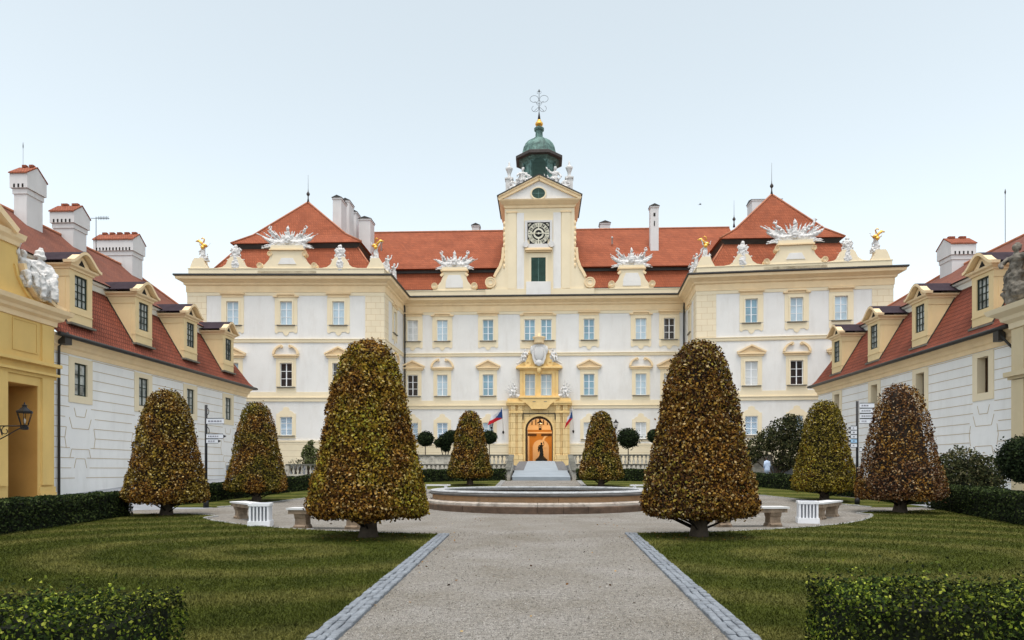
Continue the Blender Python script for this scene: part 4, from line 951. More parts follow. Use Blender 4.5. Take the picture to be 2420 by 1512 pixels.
    for y in wins:
        Wi = W @ T(U(y), 0, zwin)
        dy = .42 if deep else .06
        o = link('window', cached(('ww', s), lambda: win_frame(hw, hwin, 'wood' if deep else 'gframe', 4 if deep else 3, 2, dy)), root, Wi)
        link('pane', cached(('wp', s), lambda: pane_mesh(hw, hwin, 'wood' if deep else 'g_old', dy + .05)), o, Wi)
        link('surround', cached(('wsr', s), lambda: ring(MB(), hw, hwin, hw + .46, .30, .42, -.05, -.003).mesh('surround', ['cream'])), o, Wi)
    # dormers
    for y in wins:
        Wd = W @ T(U(y), -.05, 0); zb, zt = 10.15, 13.25; wz, wh = 11.15, 1.85
        def dm():
            b = MB().box(-.98, -.55, 0, 2.4, zb, zt).box(.55, .98, 0, 2.4, zb, zt).box(-.55, .55, .0, 2.4, zb, wz).box(-.55, .55, 0, 2.4, wz + wh, zt).box(-.55, .55, .2, .3, wz, wz + wh)
            b.box(-1.0, 1.0, -.035, 2.3, wz - .42, wz - .34)
            for s2 in (-1, 1):
                x0, x1 = sorted((s2 * .981, s2 * 1.01)); b.box(x0, x1, .25, 2.3, zb, zt - .5); b.box(x0, x1, .0, 2.3, zt - .45, zt)
            ry = lambda z: -.12 + (z - ze - .5) / 3.65 * 2.17
            for s2 in (-1, 1):
                x0, x1 = sorted((s2 * .985, s2 * 1.05)); b.prism([(ry(zb) - .07, zb), (ry(zb) + .06, zb), (ry(zt) + .06, zt), (ry(zt) - .07, zt)], x0, x1, 1, 'x')
            return b.mesh('dormer', ['dorm', 'metal'])
        def dp():
            b = MB(); pa = [(-.98, 2.4), (-.98, 0), (.98, 0), (.98, 2.4)]
            b.sweep(pa, [(0, zt - .02), (.08, zt - .02), (.1, zt + .08), (.24, zt + .16), (.28, zt + .26), (0, zt + .28)])
            b.prism([(x, z) for x, z in bell_poly(.9, zt + .281, .62)], -.02, .25)
            o_ = bell_poly(1.38, zt + .24, .80)[1:-1]
            for a, c in zip(o_, o_[1:]): b.bar(a, c, .16, -.36, .12)
            b.prism([(-.3, zt + .32), (.3, zt + .32), (0, zt + .72)], -.05, -.021, 1)
            return b.mesh('pediment', ['ochre', 'soot'])
        def dh():
            b = MB(); o_ = bell_poly(1.38, zt + .30, .82)[1:-1]
            for a, c in zip(o_, o_[1:]): b.bar(a, c, .05, -.34, 3.6)
            return b.mesh('hood', ['plum'])
        d = link('dormer', cached(('dm', s), dm), root, Wd)
        link('window', cached(('dw', s), lambda: win_frame(.55, wh, 'gframe', 4, 3, .06)), d, Wd @ T(0, 0, wz)); link('pane', cached(('dpn', s), lambda: pane_mesh(.55, wh, 'g_old', .12)), d, Wd @ T(0, 0, wz))
        link('pediment', cached(('dp', s), dp), d, Wd); link('hood', cached(('dh', s), dh), d, Wd)
        link('sill', cached(('ds', s), lambda: MB().box(-1.1, 1.1, -.18, .4, zb - .1, zb + .02).mesh('sill', ['sill'])), d, Wd)
    # chimneys with small tiled caps
    for (xc0, xc1, y0c, y1c, zt, zh, zbase) in chims:      # |x| range, y range, top, head bottom, base
        b = MB(); x0, x1 = sorted((s * xc0, s * xc1)); ym = (y0c + y1c) / 2
        b.box(x0, x1, y0c, y1c, zbase, zh - .35); b.box(x0 - .06, x1 + .06, y0c - .06, y1c + .06, zh - .35, zh - .02); b.box(x0 - .16, x1 + .16, y0c - .16, y1c + .16, zh, zt - .66)
        b.prism([(y0c - .16, zt - .659), (y1c + .16, zt - .659), (ym, zt - .08)], x0 - .16, x1 + .16, 0, 'x')
        n = max(3, int((x1 - x0) / .27))
        for i in range(n):
            x = x0 + (i + .5) * (x1 - x0) / n; b.box(x - .055, x + .055, y0c - .175, y0c - .161, zh + .02, zh + .25, 1)
        c = pp('chimney', b, ['chim', 'soot'], Matrix())
        k = MB()
        for sy in (-1, 1): 
            yo = ym + sy * ((y1c - y0c) / 2 + .24); k.add([(x0 - .2, yo, zt - .67), (x1 + .2, yo, zt - .67), (x1 + .2, ym, zt + .02), (x0 - .2, ym, zt + .02), (x0 - .2, yo, zt - .75), (x1 + .2, yo, zt - .75), (x1 + .2, ym, zt - .06), (x0 - .2, ym, zt - .06)], [(0, 1, 2, 3), (4, 7, 6, 5), (0, 4, 5, 1), (1, 5, 6, 2), (3, 7, 4, 0)])
        m_ = max(2, int((x1 - x0) / .55))
        for i in range(m_):
            x = x0 - .05 + (i + .25) * (x1 - x0 + .1) / m_; k.box(x, x + (x1 - x0) / m_ * .62, ym - .12, ym + .12, zt - .02, zt + .14)
        link('chimney_cap', k.mesh('chimney_cap', ['brickc']), c)
    return root, W, U, pp
WL = wing('wing_building', 'white banded side wing with four windows under a red mansard roof and three white chimneys', -1, 27.0, 25.0, 61.5, 9.2, 18.3, [38.93, 45.25, 51.45, 57.81], 6.02, 1.9, False,
     [(32.95, 33.8, 42.4, 43.8, 21.4, 19.75, 15.5), (33.05, 34.5, 46.9, 48.3, 20.65, 19.15, 15.5), (33.0, 36.0, 53.8, 55.2, 21.0, 19.4, 15.0)])
WR = wing('wing_building', 'white side wing with deeply recessed windows and a single chimney on its red mansard roof', 1, 26.0, 25.0, 65.2, 9.55, 17.7, [41.28, 47.94, 54.4, 61.1], 6.22, 2.12, True,
     [(32.0, 33.6, 54.6, 56.2, 20.0, 18.45, 14.5)])
for root, W, U, pp in (WL,):
    u = U(36.98); pp('downpipe', MB().tube([(u, -.12, .2), (u, -.12, 8.6), (u + .05, -.3, 8.9), (u + .15, -.55, 9.4)], .07, 8).box(u - .25, u + .30, -.66, -.25, 8.7, 9.3), ['metal'])
for root, W, U, pp in (WR,):
    u = U(38.9); pp('downpipe', MB().tube([(u + .5, -.2, 8.3), (u + .1, -.3, 8.75), (u - .1, -.6, 9.3)], .07, 8).box(u - .45, u + .0, -.7, -.3, 8.85, 9.6), ['metal'])
for (rt, x, y, z, hgt) in ((WL[0], -34.6, 44.2, 18.3, 5.2), (WR[0], 33, 50, 17.7, 3.9)):
    link('lightning_rod', MB().tube([(x, y, z), (x, y, z + hgt)], .010 if x < 0 else .02, 5).lathe([(.02, z + hgt - .3), (.03 if x < 0 else .06, z + hgt - .15), (.01, z + hgt + .1)], x, y, 6).mesh('lightning_rod', ['copperd']), rt)
# television aerial behind the second chimney
b = MB().tube([(-33.2, 49.6, 18), (-33.2, 49.6, 20.6)], .025, 5).tube([(-33.6, 49.6, 20.5), (-32.2, 49.6, 20.45)], .02, 5)
for i in range(7): b.tube([(-33.0 + i * .12, 49.4, 20.5), (-33.0 + i * .12, 49.8, 20.5)], .012, 4); b.tube([(-33.0 + i * .12, 49.6, 20.35), (-33.0 + i * .12, 49.6, 20.65)], .012, 4)
link('aerial', b.mesh('aerial', ['black']), WL[0])

# ---------------------------------------------------------------- yellow gate fronts nearest to us
def yb2(W, U, b, ya, yc, y0, y1, z0, z1, m=0):
    a, c = sorted((U(ya), U(yc))); return b.box(a, c, y0, y1, z0, z1, m)
W, U = WL[1], WL[2]
gate = thing('court_gateway', 'ochre yellow baroque gate front with deep niche and curved pediment at the left edge', 'gateway', (-26.4, 33, 0))
b = MB(); B = lambda *a, **k: yb2(W, U, b, *a, **k)
B(26, 32.74, -.6, -.002, 0, 9.9); B(34.77, 35.95, -.6, -.002, 0, 9.9); B(32.74, 34.77, -.6, -.002, 6.1, 9.9)
B(32.74, 32.84, -.6 + .3, 1.4, 0, 6.1, m=1) if False else None
link('wall', b.mesh('wall', ['deep']), gate, W)
b = MB(); a, c = sorted((U(34.77), U(32.74)))
b.box(c - .02, c + .1, -.55, 1.6, 0, 6.1); b.box(a - .1, a + .02, -.55, 1.6, 0, 6.1); b.box(a + .021, c - .021, -.55, 1.6, 6.08, 6.2); b.box(a, c, 1.5, 1.6, 0, 6.1, 1)
link('niche', b.mesh('niche', ['deepdark', 'wood']), gate, W)
b = MB(); B = lambda *a, **k: yb2(W, U, b, *a, **k)
for p0, p1 in ((34.95, 35.75), (31.6, 32.6)): B(p0, p1, -.72, -.601, .9, 6.55); B(p0, p1, -.70, -.601, 7.4, 9.4)
B(34.8, 36.0, -.72, -.6015, 0, .5, m=0); B(34.82, 35.98, -.67, -.6012, .501, .8)
B(28, 36.0, -.70, -.603, 6.551, 6.72); B(28, 36.08, -.86, -.604, 6.721, 6.85); B(28, 36.0, -.68, -.605, 6.851, 7.2); B(28, 36.12, -.95, -.606, 7.201, 7.38)
B(33.0, 34.7, -.64, -.607, 7.75, 7.81); B(33.0, 34.7, -.64, -.607, 9.3, 9.36); B(33.0, 33.06, -.64, -.607, 7.811, 9.299); B(34.64, 34.7, -.64, -.607, 7.811, 9.299)
link('pilaster', b.mesh('pilaster', ['deep']), gate, W)
b = MB()
u0, u1 = U(26), U(36.0)
b.sweep([(u0, -.6), (u1, -.6), (u1, 0.4)], [(0, 9.45), (.08, 9.45), (.1, 9.7), (.3, 9.8), (.35, 9.95), (.6, 10.1), (.66, 10.32), (0, 10.36)])
link('cornice', b.mesh('cornice', ['ochre']), gate, W)
b = MB()
pl = [(26, 10.36), (36.1, 10.36), (35.5, 10.42), (35.0, 10.62), (34.5, 10.45), (34.2, 10.6), (33.75, 10.95), (33.4, 11.4), (33.2, 12.0), (33.15, 13.0), (26, 13.0)]
pu = [(U(y), z) for y, z in pl]; b.prism(pu, -.75, .4)
cur = [(36.3, 10.40), (35.5, 10.5), (35.0, 10.70), (34.5, 10.55), (34.2, 10.70), (33.82, 11.05), (33.48, 11.5), (33.28, 12.1)]
for a, c in zip(cur, cur[1:]): b.bar((U(a[0]), a[1]), (U(c[0]), c[1]), .18, -1.05, .45, 1)
for a, c in zip(cur[2:], cur[3:]): b.bar((U(a[0]) - .35, a[1] - .12), (U(c[0]) - .35, c[1] - .12), .12, -.85, -.751, 0)
b.sweep([(U(26), -.75), (U(33.15), -.75), (U(33.15), .4)], [(0, 12.9), (.08, 12.9), (.12, 13.1), (.25, 13.25), (.3, 13.5), (0, 13.55)], 1)
b.bar((U(32.7), 13.5), (U(29.2), 15.6), .3, -1.2, .4, 1)
link('curved_pediment', b.mesh('curved_pediment', ['deep', 'ochre']), gate, W)

W, U = WR[1], WR[2]
gate2 = thing('court_gateway', 'beige gate front with heavy cornice at the right edge', 'gateway', (25.4, 34, 0))
b = MB(); B = lambda *a, **k: yb2(W, U, b, *a, **k)
B(26, 38.0, -.6, -.002, 0, 9.6); link('wall', b.mesh('wall', ['beige']), gate2, W)
b = MB(); B = lambda *a, **k: yb2(W, U, b, *a, **k)
B(36.9, 37.8, -.74, -.601, 0, 6.5); B(36.9, 37.8, -.72, -.601, 7.0, 9.2); B(30, 38.05, -.78, -.602, 6.55, 6.7); B(30, 38.15, -.95, -.603, 6.701, 6.95)
link('pilaster', b.mesh('pilaster', ['beige']), gate2, W)
b = MB().sweep([(U(38.0), .4), (U(38.0), -.6), (U(26), -.6)], [(0, 9.3), (.08, 9.3), (.1, 9.6), (.35, 9.75), (.4, 9.95), (.8, 10.15), (.9, 10.4), (0, 10.5)])
link('cornice', b.mesh('cornice', ['cream']), gate2, W)
b = MB().prism([(U(26), 10.5), (U(26), 13), (U(35.6), 13), (U(36.2), 11.2), (U(37.2), 10.7), (U(38.3), 10.5)], -.8, .3)
link('curved_pediment', b.mesh('curved_pediment', ['beige']), gate2, W)

# ================================================================= SCULPTURE
def fig(b, o, h, face=0, lean=0, arms=None, seated=False, m=0, mh=None):
    """draped standing or seated stone figure, h metres to the crown"""
    c, s_ = math.cos(face), math.sin(face)
    def p(x, y, z): x += lean * z; return (o[0] + h * (x * c - y * s_), o[1] + h * (x * s_ + y * c), o[2] + h * z)
    rm = Matrix.Rotation(face, 3, 'Z')
    arms = arms or (((-.2, -.06, .62), (-.14, -.16, .5)), ((.22, -.04, .66), (.2, -.14, .55)))
    if seated:
        b.tube([p(0, .06, 0), p(0, .05, .2), p(0, .03, .38)], [h * .2, h * .17, h * .13], 9, m)
        for s in (-1, 1): b.tube([p(s * .07, 0, .3), p(s * .1, -.2, .3), p(s * .09, -.24, .12), p(s * .09, -.25, 0)], [h * .09, h * .075, h * .055, h * .05], 7, m)
        dz = -.17
    else:
        b.tube([p(0, 0, 0), p(.01, -.01, .12), p(0, -.02, .3), p(0, 0, .48), p(0, 0, .56)], [h * .16, h * .14, h * .125, h * .125, h * .09], 10, m)
        for s in (-1, 1): b.tube([p(s * .08, -.08, .02), p(s * .07, -.1, .25), p(s * .05, -.05, .48)], [h * .05, h * .05, h * .06], 6, m)
        dz = 0
    b.tube([p(0, 0, .5 + dz), p(0, -.005, .62 + dz), p(0, 0, .74 + dz), p(0, 0, .8 + dz)], [h * .10, h * .095, h * .115, h * .06], 9, m)
    b.ell(p(0, 0, .775 + dz), (h * .155, h * .075, h * .045), m, 9, 6, rm); b.tube([p(0, 0, .8 + dz), p(0, -.01, .87 + dz)], [h * .04, h * .036], 7, m)
    b.ell(p(0, -.015, .925 + dz), (h * .055, h * .066, h * .08), m if mh is None else mh, 9, 7, rm); b.ell(p(0, .015, .94 + dz), (h * .062, h * .062, h * .07), m, 8, 6, rm)
    for s, (e, hd) in zip((-1, 1), arms):
        b.tube([p(s * .135, 0, .775 + dz), p(e[0], e[1], e[2] + dz), p(hd[0], hd[1], hd[2] + dz)], [h * .045, h * .036, h * .024], 7, m); b.ell(p(hd[0], hd[1], hd[2] + dz), (h * .03,) * 3, m, 6, 5)
    for k in range(5):          # folds of cloth
        a = rnd.uniform(0, 6.28); z = rnd.uniform(.05, .5)
        b.tube([p(.13 * math.cos(a), .11 * math.sin(a), z), p(.16 * math.cos(a + .4), .14 * math.sin(a + .4), max(0, z - .25))], [h * .03, h * .05], 5, m)
    b.tube([p(-.1, .06, .7 + dz), p(-.2, .09, .5 + dz), p(-.22, .05, .28 + dz)], [h * .04, h * .07, h * .03], 6, m)
def sculpt(name, b, mats, label, cat, group=None, vox=.05, parent=None, kind=None):
    pts = np.array(b.v); lo = pts.min(0); hi = pts.max(0); base = Vector(((lo[0] + hi[0]) / 2, (lo[1] + hi[1]) / 2, lo[2]))
    b.v = [tuple(Vector(v) - base) for v in b.v]
    o = link(name, b.mesh(name, mats), parent, Matrix.Translation(base), label, cat, group)
    if vox:
        md = o.modifiers.new('carve', 'REMESH'); md.mode = 'VOXEL'; md.voxel_size = vox; md.use_smooth_shade = True
        dm_ = o.modifiers.new('chisel', 'DISPLACE'); dm_.texture = CHIS; dm_.strength = vox * 4.5; dm_.texture_coords = 'GLOBAL'; dm_.mid_level = .5
    return o
CHIS = bpy.data.textures.new('chisel', 'CLOUDS'); CHIS.noise_scale = .22; CHIS.noise_depth = 3
def wpt(F_, u, y, z): return F_ @ Vector((u, y, z))
def trophy(W, wd, ht, label, seed):
    rr = random.Random(seed); b = MB(); Q = lambda x, y, z: tuple(W @ Vector((x, y, z)))
    b.tube([Q(-wd * .28, .1, .15), Q(wd * .28, .1, .15)], .3, 8); b.tube([Q(-wd * .3, .0, .42), Q(wd * .3, .0, .42)], .26, 8)
    for i in range(17):                      # fan of banners, spears and branches
        t = (i + .5) / 17; x = (t - .5) * 2; a = x * 1.12 + rr.uniform(-.06, .06); L = ht * (.62 + .50 * abs(x) ** 1.3) * rr.uniform(.82, 1.1) * (wd / 4.9)
        x0 = x * wd * .17; p0 = Q(x0, rr.uniform(0, .3), .25); p1 = Q(x0 + L * math.sin(a) * 1.05, rr.uniform(-.15, .3), .3 + L * math.cos(a) * .92)
        m_ = tuple((u_ * .4 + v_ * .6) for u_, v_ in zip(p0, p1)); b.tube([p0, m_, p1], [.11, rr.uniform(.09, .15), .03], 6)
    for s in (-1, 1):
        b.tube([Q(s * wd * .2, 0, .3), Q(s * wd * .33, -.05, .55), Q(s * wd * .43, 0, .85), Q(s * wd * .5, .05, 1.12)], [.3, .26, .17, .05], 7)
        b.tube([Q(s * wd * .24, -.1, .1), Q(s * wd * .4, -.15, -.12), Q(s * wd * .5, -.15, -.22)], [.14, .1, .05], 6); b.tube([Q(s * wd * .24, -.1, .25), Q(s * wd * .42, -.15, .08), Q(s * wd * .49, -.15, -.02)], [.12, .08, .04], 6)
        b.tube([Q(s * wd * .29, -.2, .2), Q(s * wd * .31, -.25, -.15), Q(s * wd * .30, -.2, -.45)], [.16, .15, .08], 6)
        for k in range(5): b.ell(Q(s * wd * (.24 + .03 * k), -.1, ht * (.55 + .09 * k) + rr.uniform(-.1, .1)), (.14, .12, .14), 0, 6, 5)
        rx, rz = s * wd * .34, ht * .95; 
        b.tube([Q(rx + .17 * math.cos(t), -.1, rz + .17 * math.sin(t)) for t in [k * .785 for k in range(9)]], .05, 5); b.tube([Q(s * wd * .3, -.1, .6), Q(rx, -.1, rz - .15)], .05, 5)
    b.tube([Q(0, -.1, .3), Q(0, -.1, ht * .72)], [.3, .22], 8); b.ell(Q(0, -.12, ht * .86), (.17, .19, .24)); b.tube([Q(0, -.1, ht * .95), Q(.02, .0, ht * 1.08)], [.12, .04], 6); b.ell(Q(0, -.3, .65), (.35, .18, .45))
    return sculpt('trophy_sculpture', b, ['stat'], label, 'sculpture', 'armour trophies on the roofline', .045)
trophy(FLp @ T(UGL, .45, ZP + 3.25), 5.5, 2.1, 'white trophy of banners on the large gable of the left pavilion', 1)
trophy(FRp @ T(UGR, .45, ZP + 3.25), 5.7, 2.2, 'white trophy of banners on the large gable of the right pavilion', 2)
trophy(FC @ T(u_of(1073, BL, BR), .45, ZP + 3.6), 4.6, 1.95, 'white trophy on the curved gable between left pavilion and clock tower', 3)
trophy(FC @ T(u_of(1493, BL, BR), .45, ZP + 3.6), 4.8, 2.0, 'white trophy on the curved gable between clock tower and right pavilion', 4)
def cartouche(W, label):
    b = MB(); Q = lambda x, y, z: tuple(W @ Vector((x, y, z)))
    b.ell(Q(0, -.15, 1.5), (.48, .22, .8)); b.tube([Q(0, 0, 1.8), Q(0, 0, 2.7)], [.35, .3], 8); b.ell(Q(0, 0, 2.9), (.42, .3, .5)); b.ell(Q(0, 0, 3.45), (.22, .2, .25))
    for s in (-1, 1):
        for k in range(6): b.ell(Q(s * (.42 + .08 * math.sin(k * 2)), 0, 2.35 + .18 * k), (.12, .11, .11), 0, 6, 5)
        b.tube([Q(s * .3, 0, 2.3), Q(s * .75, 0, 1.75), Q(s * .62, 0, 1.2)], [.12, .13, .1], 6); b.ell(Q(s * .85, 0, 1.6), (.13,) * 3, 0, 6, 5)
        b.tube([Q(s * .4, 0, 1.9), Q(s * .95, -.05, 2.15)], [.09, .04], 5)
    return sculpt('cartouche_statue', b, ['stat'], label, 'statue', 'crested cartouches on the pavilion parapets', .045)
cartouche(FLp @ T(UCL[0], .35, ZP - .25), 'white crested cartouche between gilded figure and gable, left pavilion parapet'); cartouche(FLp @ T(UCL[1], .35, ZP - .25), 'white crested cartouche right of the gable on the left pavilion')
cartouche(FRp @ T(UCR[0], .35, ZP - .25), 'white crested cartouche left of the gable on the right pavilion'); cartouche(FRp @ T(UCR[1], .35, ZP - .25), 'white crested cartouche right of the gable on the right pavilion')
def gilded(W, label, flip=1):
    root = thing('gilded_statue', label, 'statue', W @ Vector((0, .4, 1.9)), 0, 'part gilded statues on the pavilion corners')
    b = MB(); o = W @ Vector((0, .4, 1.9)); fig(b, o, 1.75, .3 * flip, .08 * flip, (((-.24, -.02, .92), (-.3, 0, 1.1)), ((.26, -.05, .85), (.34, 0, 1.05))))
    fig(b, o + Vector((.5 * flip, 0, -.2)), 1.0, -.5 * flip, 0, None, True)
    sculpt('figure', b, ['stat'], None, None, None, .045, root) ; 
    g_ = MB(); P3 = lambda x, z, y=0: (o.x + x * flip, o.y + y, o.z + z)
    g_.tube([P3(-.75, 1.95), P3(-.4, 2.0), P3(-.1, 1.75), P3(.05, 1.45)], [.04, .16, .14, .1], 7); g_.tube([P3(.05, 1.4, -.15), P3(.25, 1.5, -.1), P3(.5, 1.45)], [.16, .2, .1], 7); g_.tube([P3(.1, 1.8), P3(.2, 2.15), P3(.02, 2.3), P3(-.15, 2.2)], [.08, .07, .07, .04], 6); g_.ell(P3(.08, 1.25, -.2), (.22, .16, .2))
    link('gilding', g_.mesh('gilding', ['gold']), root)
    WM[root.name] = WM[root.name]
    return root
def _fixparent(o): pass
gilded(FLp @ T(1.35, .12, ZP), 'gilded white figure on the outer corner of the left pavilion', 1); gilded(FLp @ T(LLp - .9, .12, ZP), 'gilded white figure on the inner corner of the left pavilion', -1)
gilded(FRp @ T(.9, .12, ZP), 'gilded white figure on the inner corner of the right pavilion', 1); gilded(FRp @ T(LRp - 1.3, .12, ZP), 'gilded white figure on the outer corner of the right pavilion', -1)
for F_, us, nm in ((FLs, (2.6, 5.6), ('left pavilion',)), (FRs, (LRs - 2.6, LRs - 5.6), ('right pavilion',))):
    for k, u in enumerate(us):
        b = MB(); o = F_ @ Vector((u, .35, ZP + 1.15)); fig(b, o, 1.9, (1 if F_ is FLs else -1) * .8, .05, (((-.2, -.1, .7), (-.05, -.2, .85)), ((.22, 0, .9), (.3, .05, 1.08))))
        fig(b, o + Vector((0, .55, -.25)), 1.2, 0, 0, None, True)
        sculpt('parapet_statue', b, ['stat'], 'white figure group on the courtyard side of the ' + nm[0] + ', ' + ('nearer the corner' if k == 0 else 'nearer the middle block'), 'statue', 'white groups on the pavilion side parapets', .045)
# tower sculptures
def urn(px, label):
    q = atY(px, 455, 81.6); zb = 33.8; b = MB(); b.box(q.x - .42, q.x + .42, 81.2, 82.0, zb, 36.35); b.box(q.x - .5, q.x + .5, 81.1, 82.1, 36.351, 36.5)
    b.lathe([(.28, 36.5), (.3, 36.7), (.16, 36.8), (.2, 37.1), (.38, 37.55), (.46, 37.75), (.3, 37.8), (.24, 37.95), (.1, 38.05), (.12, 38.3), (.02, 38.6)], q.x, 81.6, 12)
    b.v = [(x - q.x, y - 81.6, z - zb) for x, y, z in b.v]
    link('urn', b.mesh('urn', ['stat']), None, Matrix.Translation((q.x, 81.6, zb)), label, 'urn', 'stone urns on the clock tower')
urn(1203, 'white urn on tall pedestal at the left side of the clock tower'); urn(1344.5, 'white urn on tall pedestal at the right side of the clock tower')
for px, fl, lb in ((1235, 1, 'white figure group on the left slope of the tower pediment'), (1311, -1, 'white figure group on the right slope of the tower pediment')):
    q = atY(px, 440, 80.7); b = MB(); z = 34.9 
    fig(b, Vector((q.x, 80.7, z)), 3.1, .2 * fl, 0, (((-.22, -.08, .66), (-.26, -.1, .5)), ((.22, -.06, .68), (.3, -.1, .58))) if fl > 0 else (((-.22, 0, .86), (-.34, 0, 1.0)), ((.22, 0, .62), (.2, -.1, .5))), True)
    fig(b, Vector((q.x - .95 * fl, 80.8, z - .5)), 2.3, -.3 * fl, -.25 * fl, None, True); fig(b, Vector((q.x + .85 * fl, 80.6, z + .35)), 1.5, 0, 0, (((-.22, 0, .9), (-.3, 0, 1.12)), ((.2, 0, .6), (.1, -.1, .5))), True)
    sculpt('tower_statue', b, ['stat'], lb, 'statue', 'white groups on the tower pediment', .06)
# portal sculptures
for s, lb1, lb2 in ((-1, 'white seated figure left of the crest above the portal windows', 'white trophy group left of the paired windows on the portal cornice'), (1, 'white seated figure right of the crest above the portal windows', 'white trophy group right of the paired windows on the portal cornice')):
    b = MB(); o = FP @ Vector((s * 1.75, -.4, 14.3)); fig(b, o, 1.75, s * .5, -s * .12, None, True); b.tube([o + Vector((s * .3, -.1, .1)), o + Vector((s * .9, -.1, -.25))], [.16, .08], 6)
    sculpt('crest_statue', b, ['stat'], lb1, 'statue', 'figures seated beside the portal crest', .04)
    b = MB(); o = FP @ Vector((s * 2.85, -.55, 10.02)); fig(b, o + Vector((0, 0, .25)), 1.7, s * .4, 0, None, True)
    for k in range(6):
        a = s * (.15 + .25 * k); b.tube([o + Vector((0, .1, .6)), o + Vector((math.sin(a) * 1.35, 0, .6 + math.cos(a) * (1.9 - .2 * k)))], [.09, .035], 5)
    b.tube([o + Vector((-.6, 0, .25)), o + Vector((.6, 0, .25))], .25, 7)
    sculpt('trophy_group', b, ['stat'], lb2, 'sculpture', 'trophy groups on the portal', .04)
# large white group on the left gate front
b = MB(); W = WL[1]; U = WL[2]
o = W @ Vector((U(34.75), -.7, 10.6)); fig(b, o, 3.15, 1.2, 0, (((-.2, -.1, .6), (-.05, -.24, .55)), ((.2, -.1, .6), (.12, -.22, .55))), True)
b.tube([o + Vector((0, 0, 2.2)), o + Vector((0, .1, 2.75))], [.32, .10], 8); b.tube([o + Vector((.1, .3, 1.6)), o + Vector((.1, .65, .9)), o + Vector((.1, .8, .1))], [.2, .3, .3], 7)
o2 = W @ Vector((U(33.75), -.72, 11.0)); fig(b, o2, 2.3, 1.3, -.05, (((-.22, -.1, .85), (-.15, -.12, 1.08)), ((.22, -.1, .6), (.24, -.2, .5))), True)
b.tube([o2 + Vector((0, .2, .2)), o + Vector((0, -.1, .5))], [.35, .45], 8); b.ell(o2 + Vector((.05, .5, 1.0)), (.22, .22, .26)); b.ell(o2 + Vector((.1, .35, .6)), (.3, .3, .3))
b.ell(o + Vector((.3, -.3, .6)), (.35, .7, .45)); b.ell(o + Vector((.2, .2, 1.3)), (.35, .5, .5)); b.ell(o + Vector((.1, .5, .4)), (.4, .5, .35)); b.ell(o2 + Vector((.15, .3, .4)), (.3, .4, .4))
sculpt('gate_statue', b, ['stat'], 'large white seated figure group on the curved pediment at the left edge', 'statue', None, .045)
b = MB(); W = WR[1]; U = WR[2]; o = W @ Vector((U(37.35), -.75, 10.55)); fig(b, o, 3.2, -1.2, 0, (((-.2, -.1, .66), (-.1, -.2, .6)), ((.25, -.05, .62), (.25, -.15, .45))))
b.tube([o + Vector((0, .2, .6)), o + Vector((-.1, .65, .4)), o + Vector((-.1, .95, .75))], [.3, .2, .1], 7); b.ell(o + Vector((0, -.3, .5)), (.5, .6, .6))
sculpt('gate_statue', b, ['statd'], 'dark weathered stone figure above the cornice at the right edge', 'statue', None, .045)
# bronze in the hall
root = thing('bronze_statue', 'dark bronze figure on a round plinth inside the palace entrance', 'statue', (atY(1279, 1080, 83).x, 83, 2.71))
b = MB(); fig(b, Vector(WM[root.name].translation) + Vector((0, 0, .6)), 1.75, 0, 0, (((-.2, 0, .7), (-.22, -.1, .5)), ((.2, 0, .85), (.12, 0, 1.05))))
sculpt('figure', b, ['bronze'], None, None, None, .04, root)
p = WM[root.name].translation; link('plinth', MB().lathe([(.75, 2.71), (.7, 2.95), (.5, 3.15), (.3, 3.35)], p.x, p.y, 14).mesh('plinth', ['bronze']), root)

# ================================================================= FLAGS, LANTERNS
def flag(bp, tp, te, be, label):
    a = atY(*bp, 79.75); t = atY(*tp, 78.3); root = thing('flag', label, 'flag', a, 0, 'flags beside the portal')
    b = MB().tube([a, t], .035, 6); link('pole', b.mesh('pole', ['ltrim']), root); b = MB().ell(a, (.12, .12, .2)).tube([a, a + Vector((0, .25, -.1))], .05, 5); link('bracket', b.mesh('bracket', ['black']), root)
    n, m_ = 14, 10; tf, bf = atY(*te, 78.6), atY(*be, 78.6); hb = t + (a - t) * .44; V = []; Fs = []; mi = []
    for i in range(n + 1):
        u = i / n
        for j in range(m_ + 1):
            v = j / m_; top = t.lerp(tf, u); bot = hb.lerp(bf, u); q = top.lerp(bot, v); q.y += .16 * math.sin(u * 9 + v * 2) * u; q.z -= .18 * math.sin(math.pi * u) * (1 - v); V.append(q)
    for i in range(n):
        for j in range(m_):
            u, v = (i + .5) / n, (j + .5) / m_; Fs.append((i * (m_ + 1) + j, (i + 1) * (m_ + 1) + j, (i + 1) * (m_ + 1) + j + 1, i * (m_ + 1) + j + 1))
            mi.append(0 if abs(v - .5) < .5 * (1 - u * 1.9) else (1 if v < .5 else 2))
    b = MB().add(V, Fs, 0, True); b.m = mi; link('cloth', b.mesh('cloth', ['fblue', 'fwhite', 'fred']), root)
flag((1188.7, 1021), (1186.6, 962), (1160, 984), (1152, 1005), 'flag with blue wedge over white and red, left of the portal')
flag((1354.3, 1019), (1352, 963), (1341, 984), (1333, 1014), 'drooping flag of blue, white and red, right of the portal')
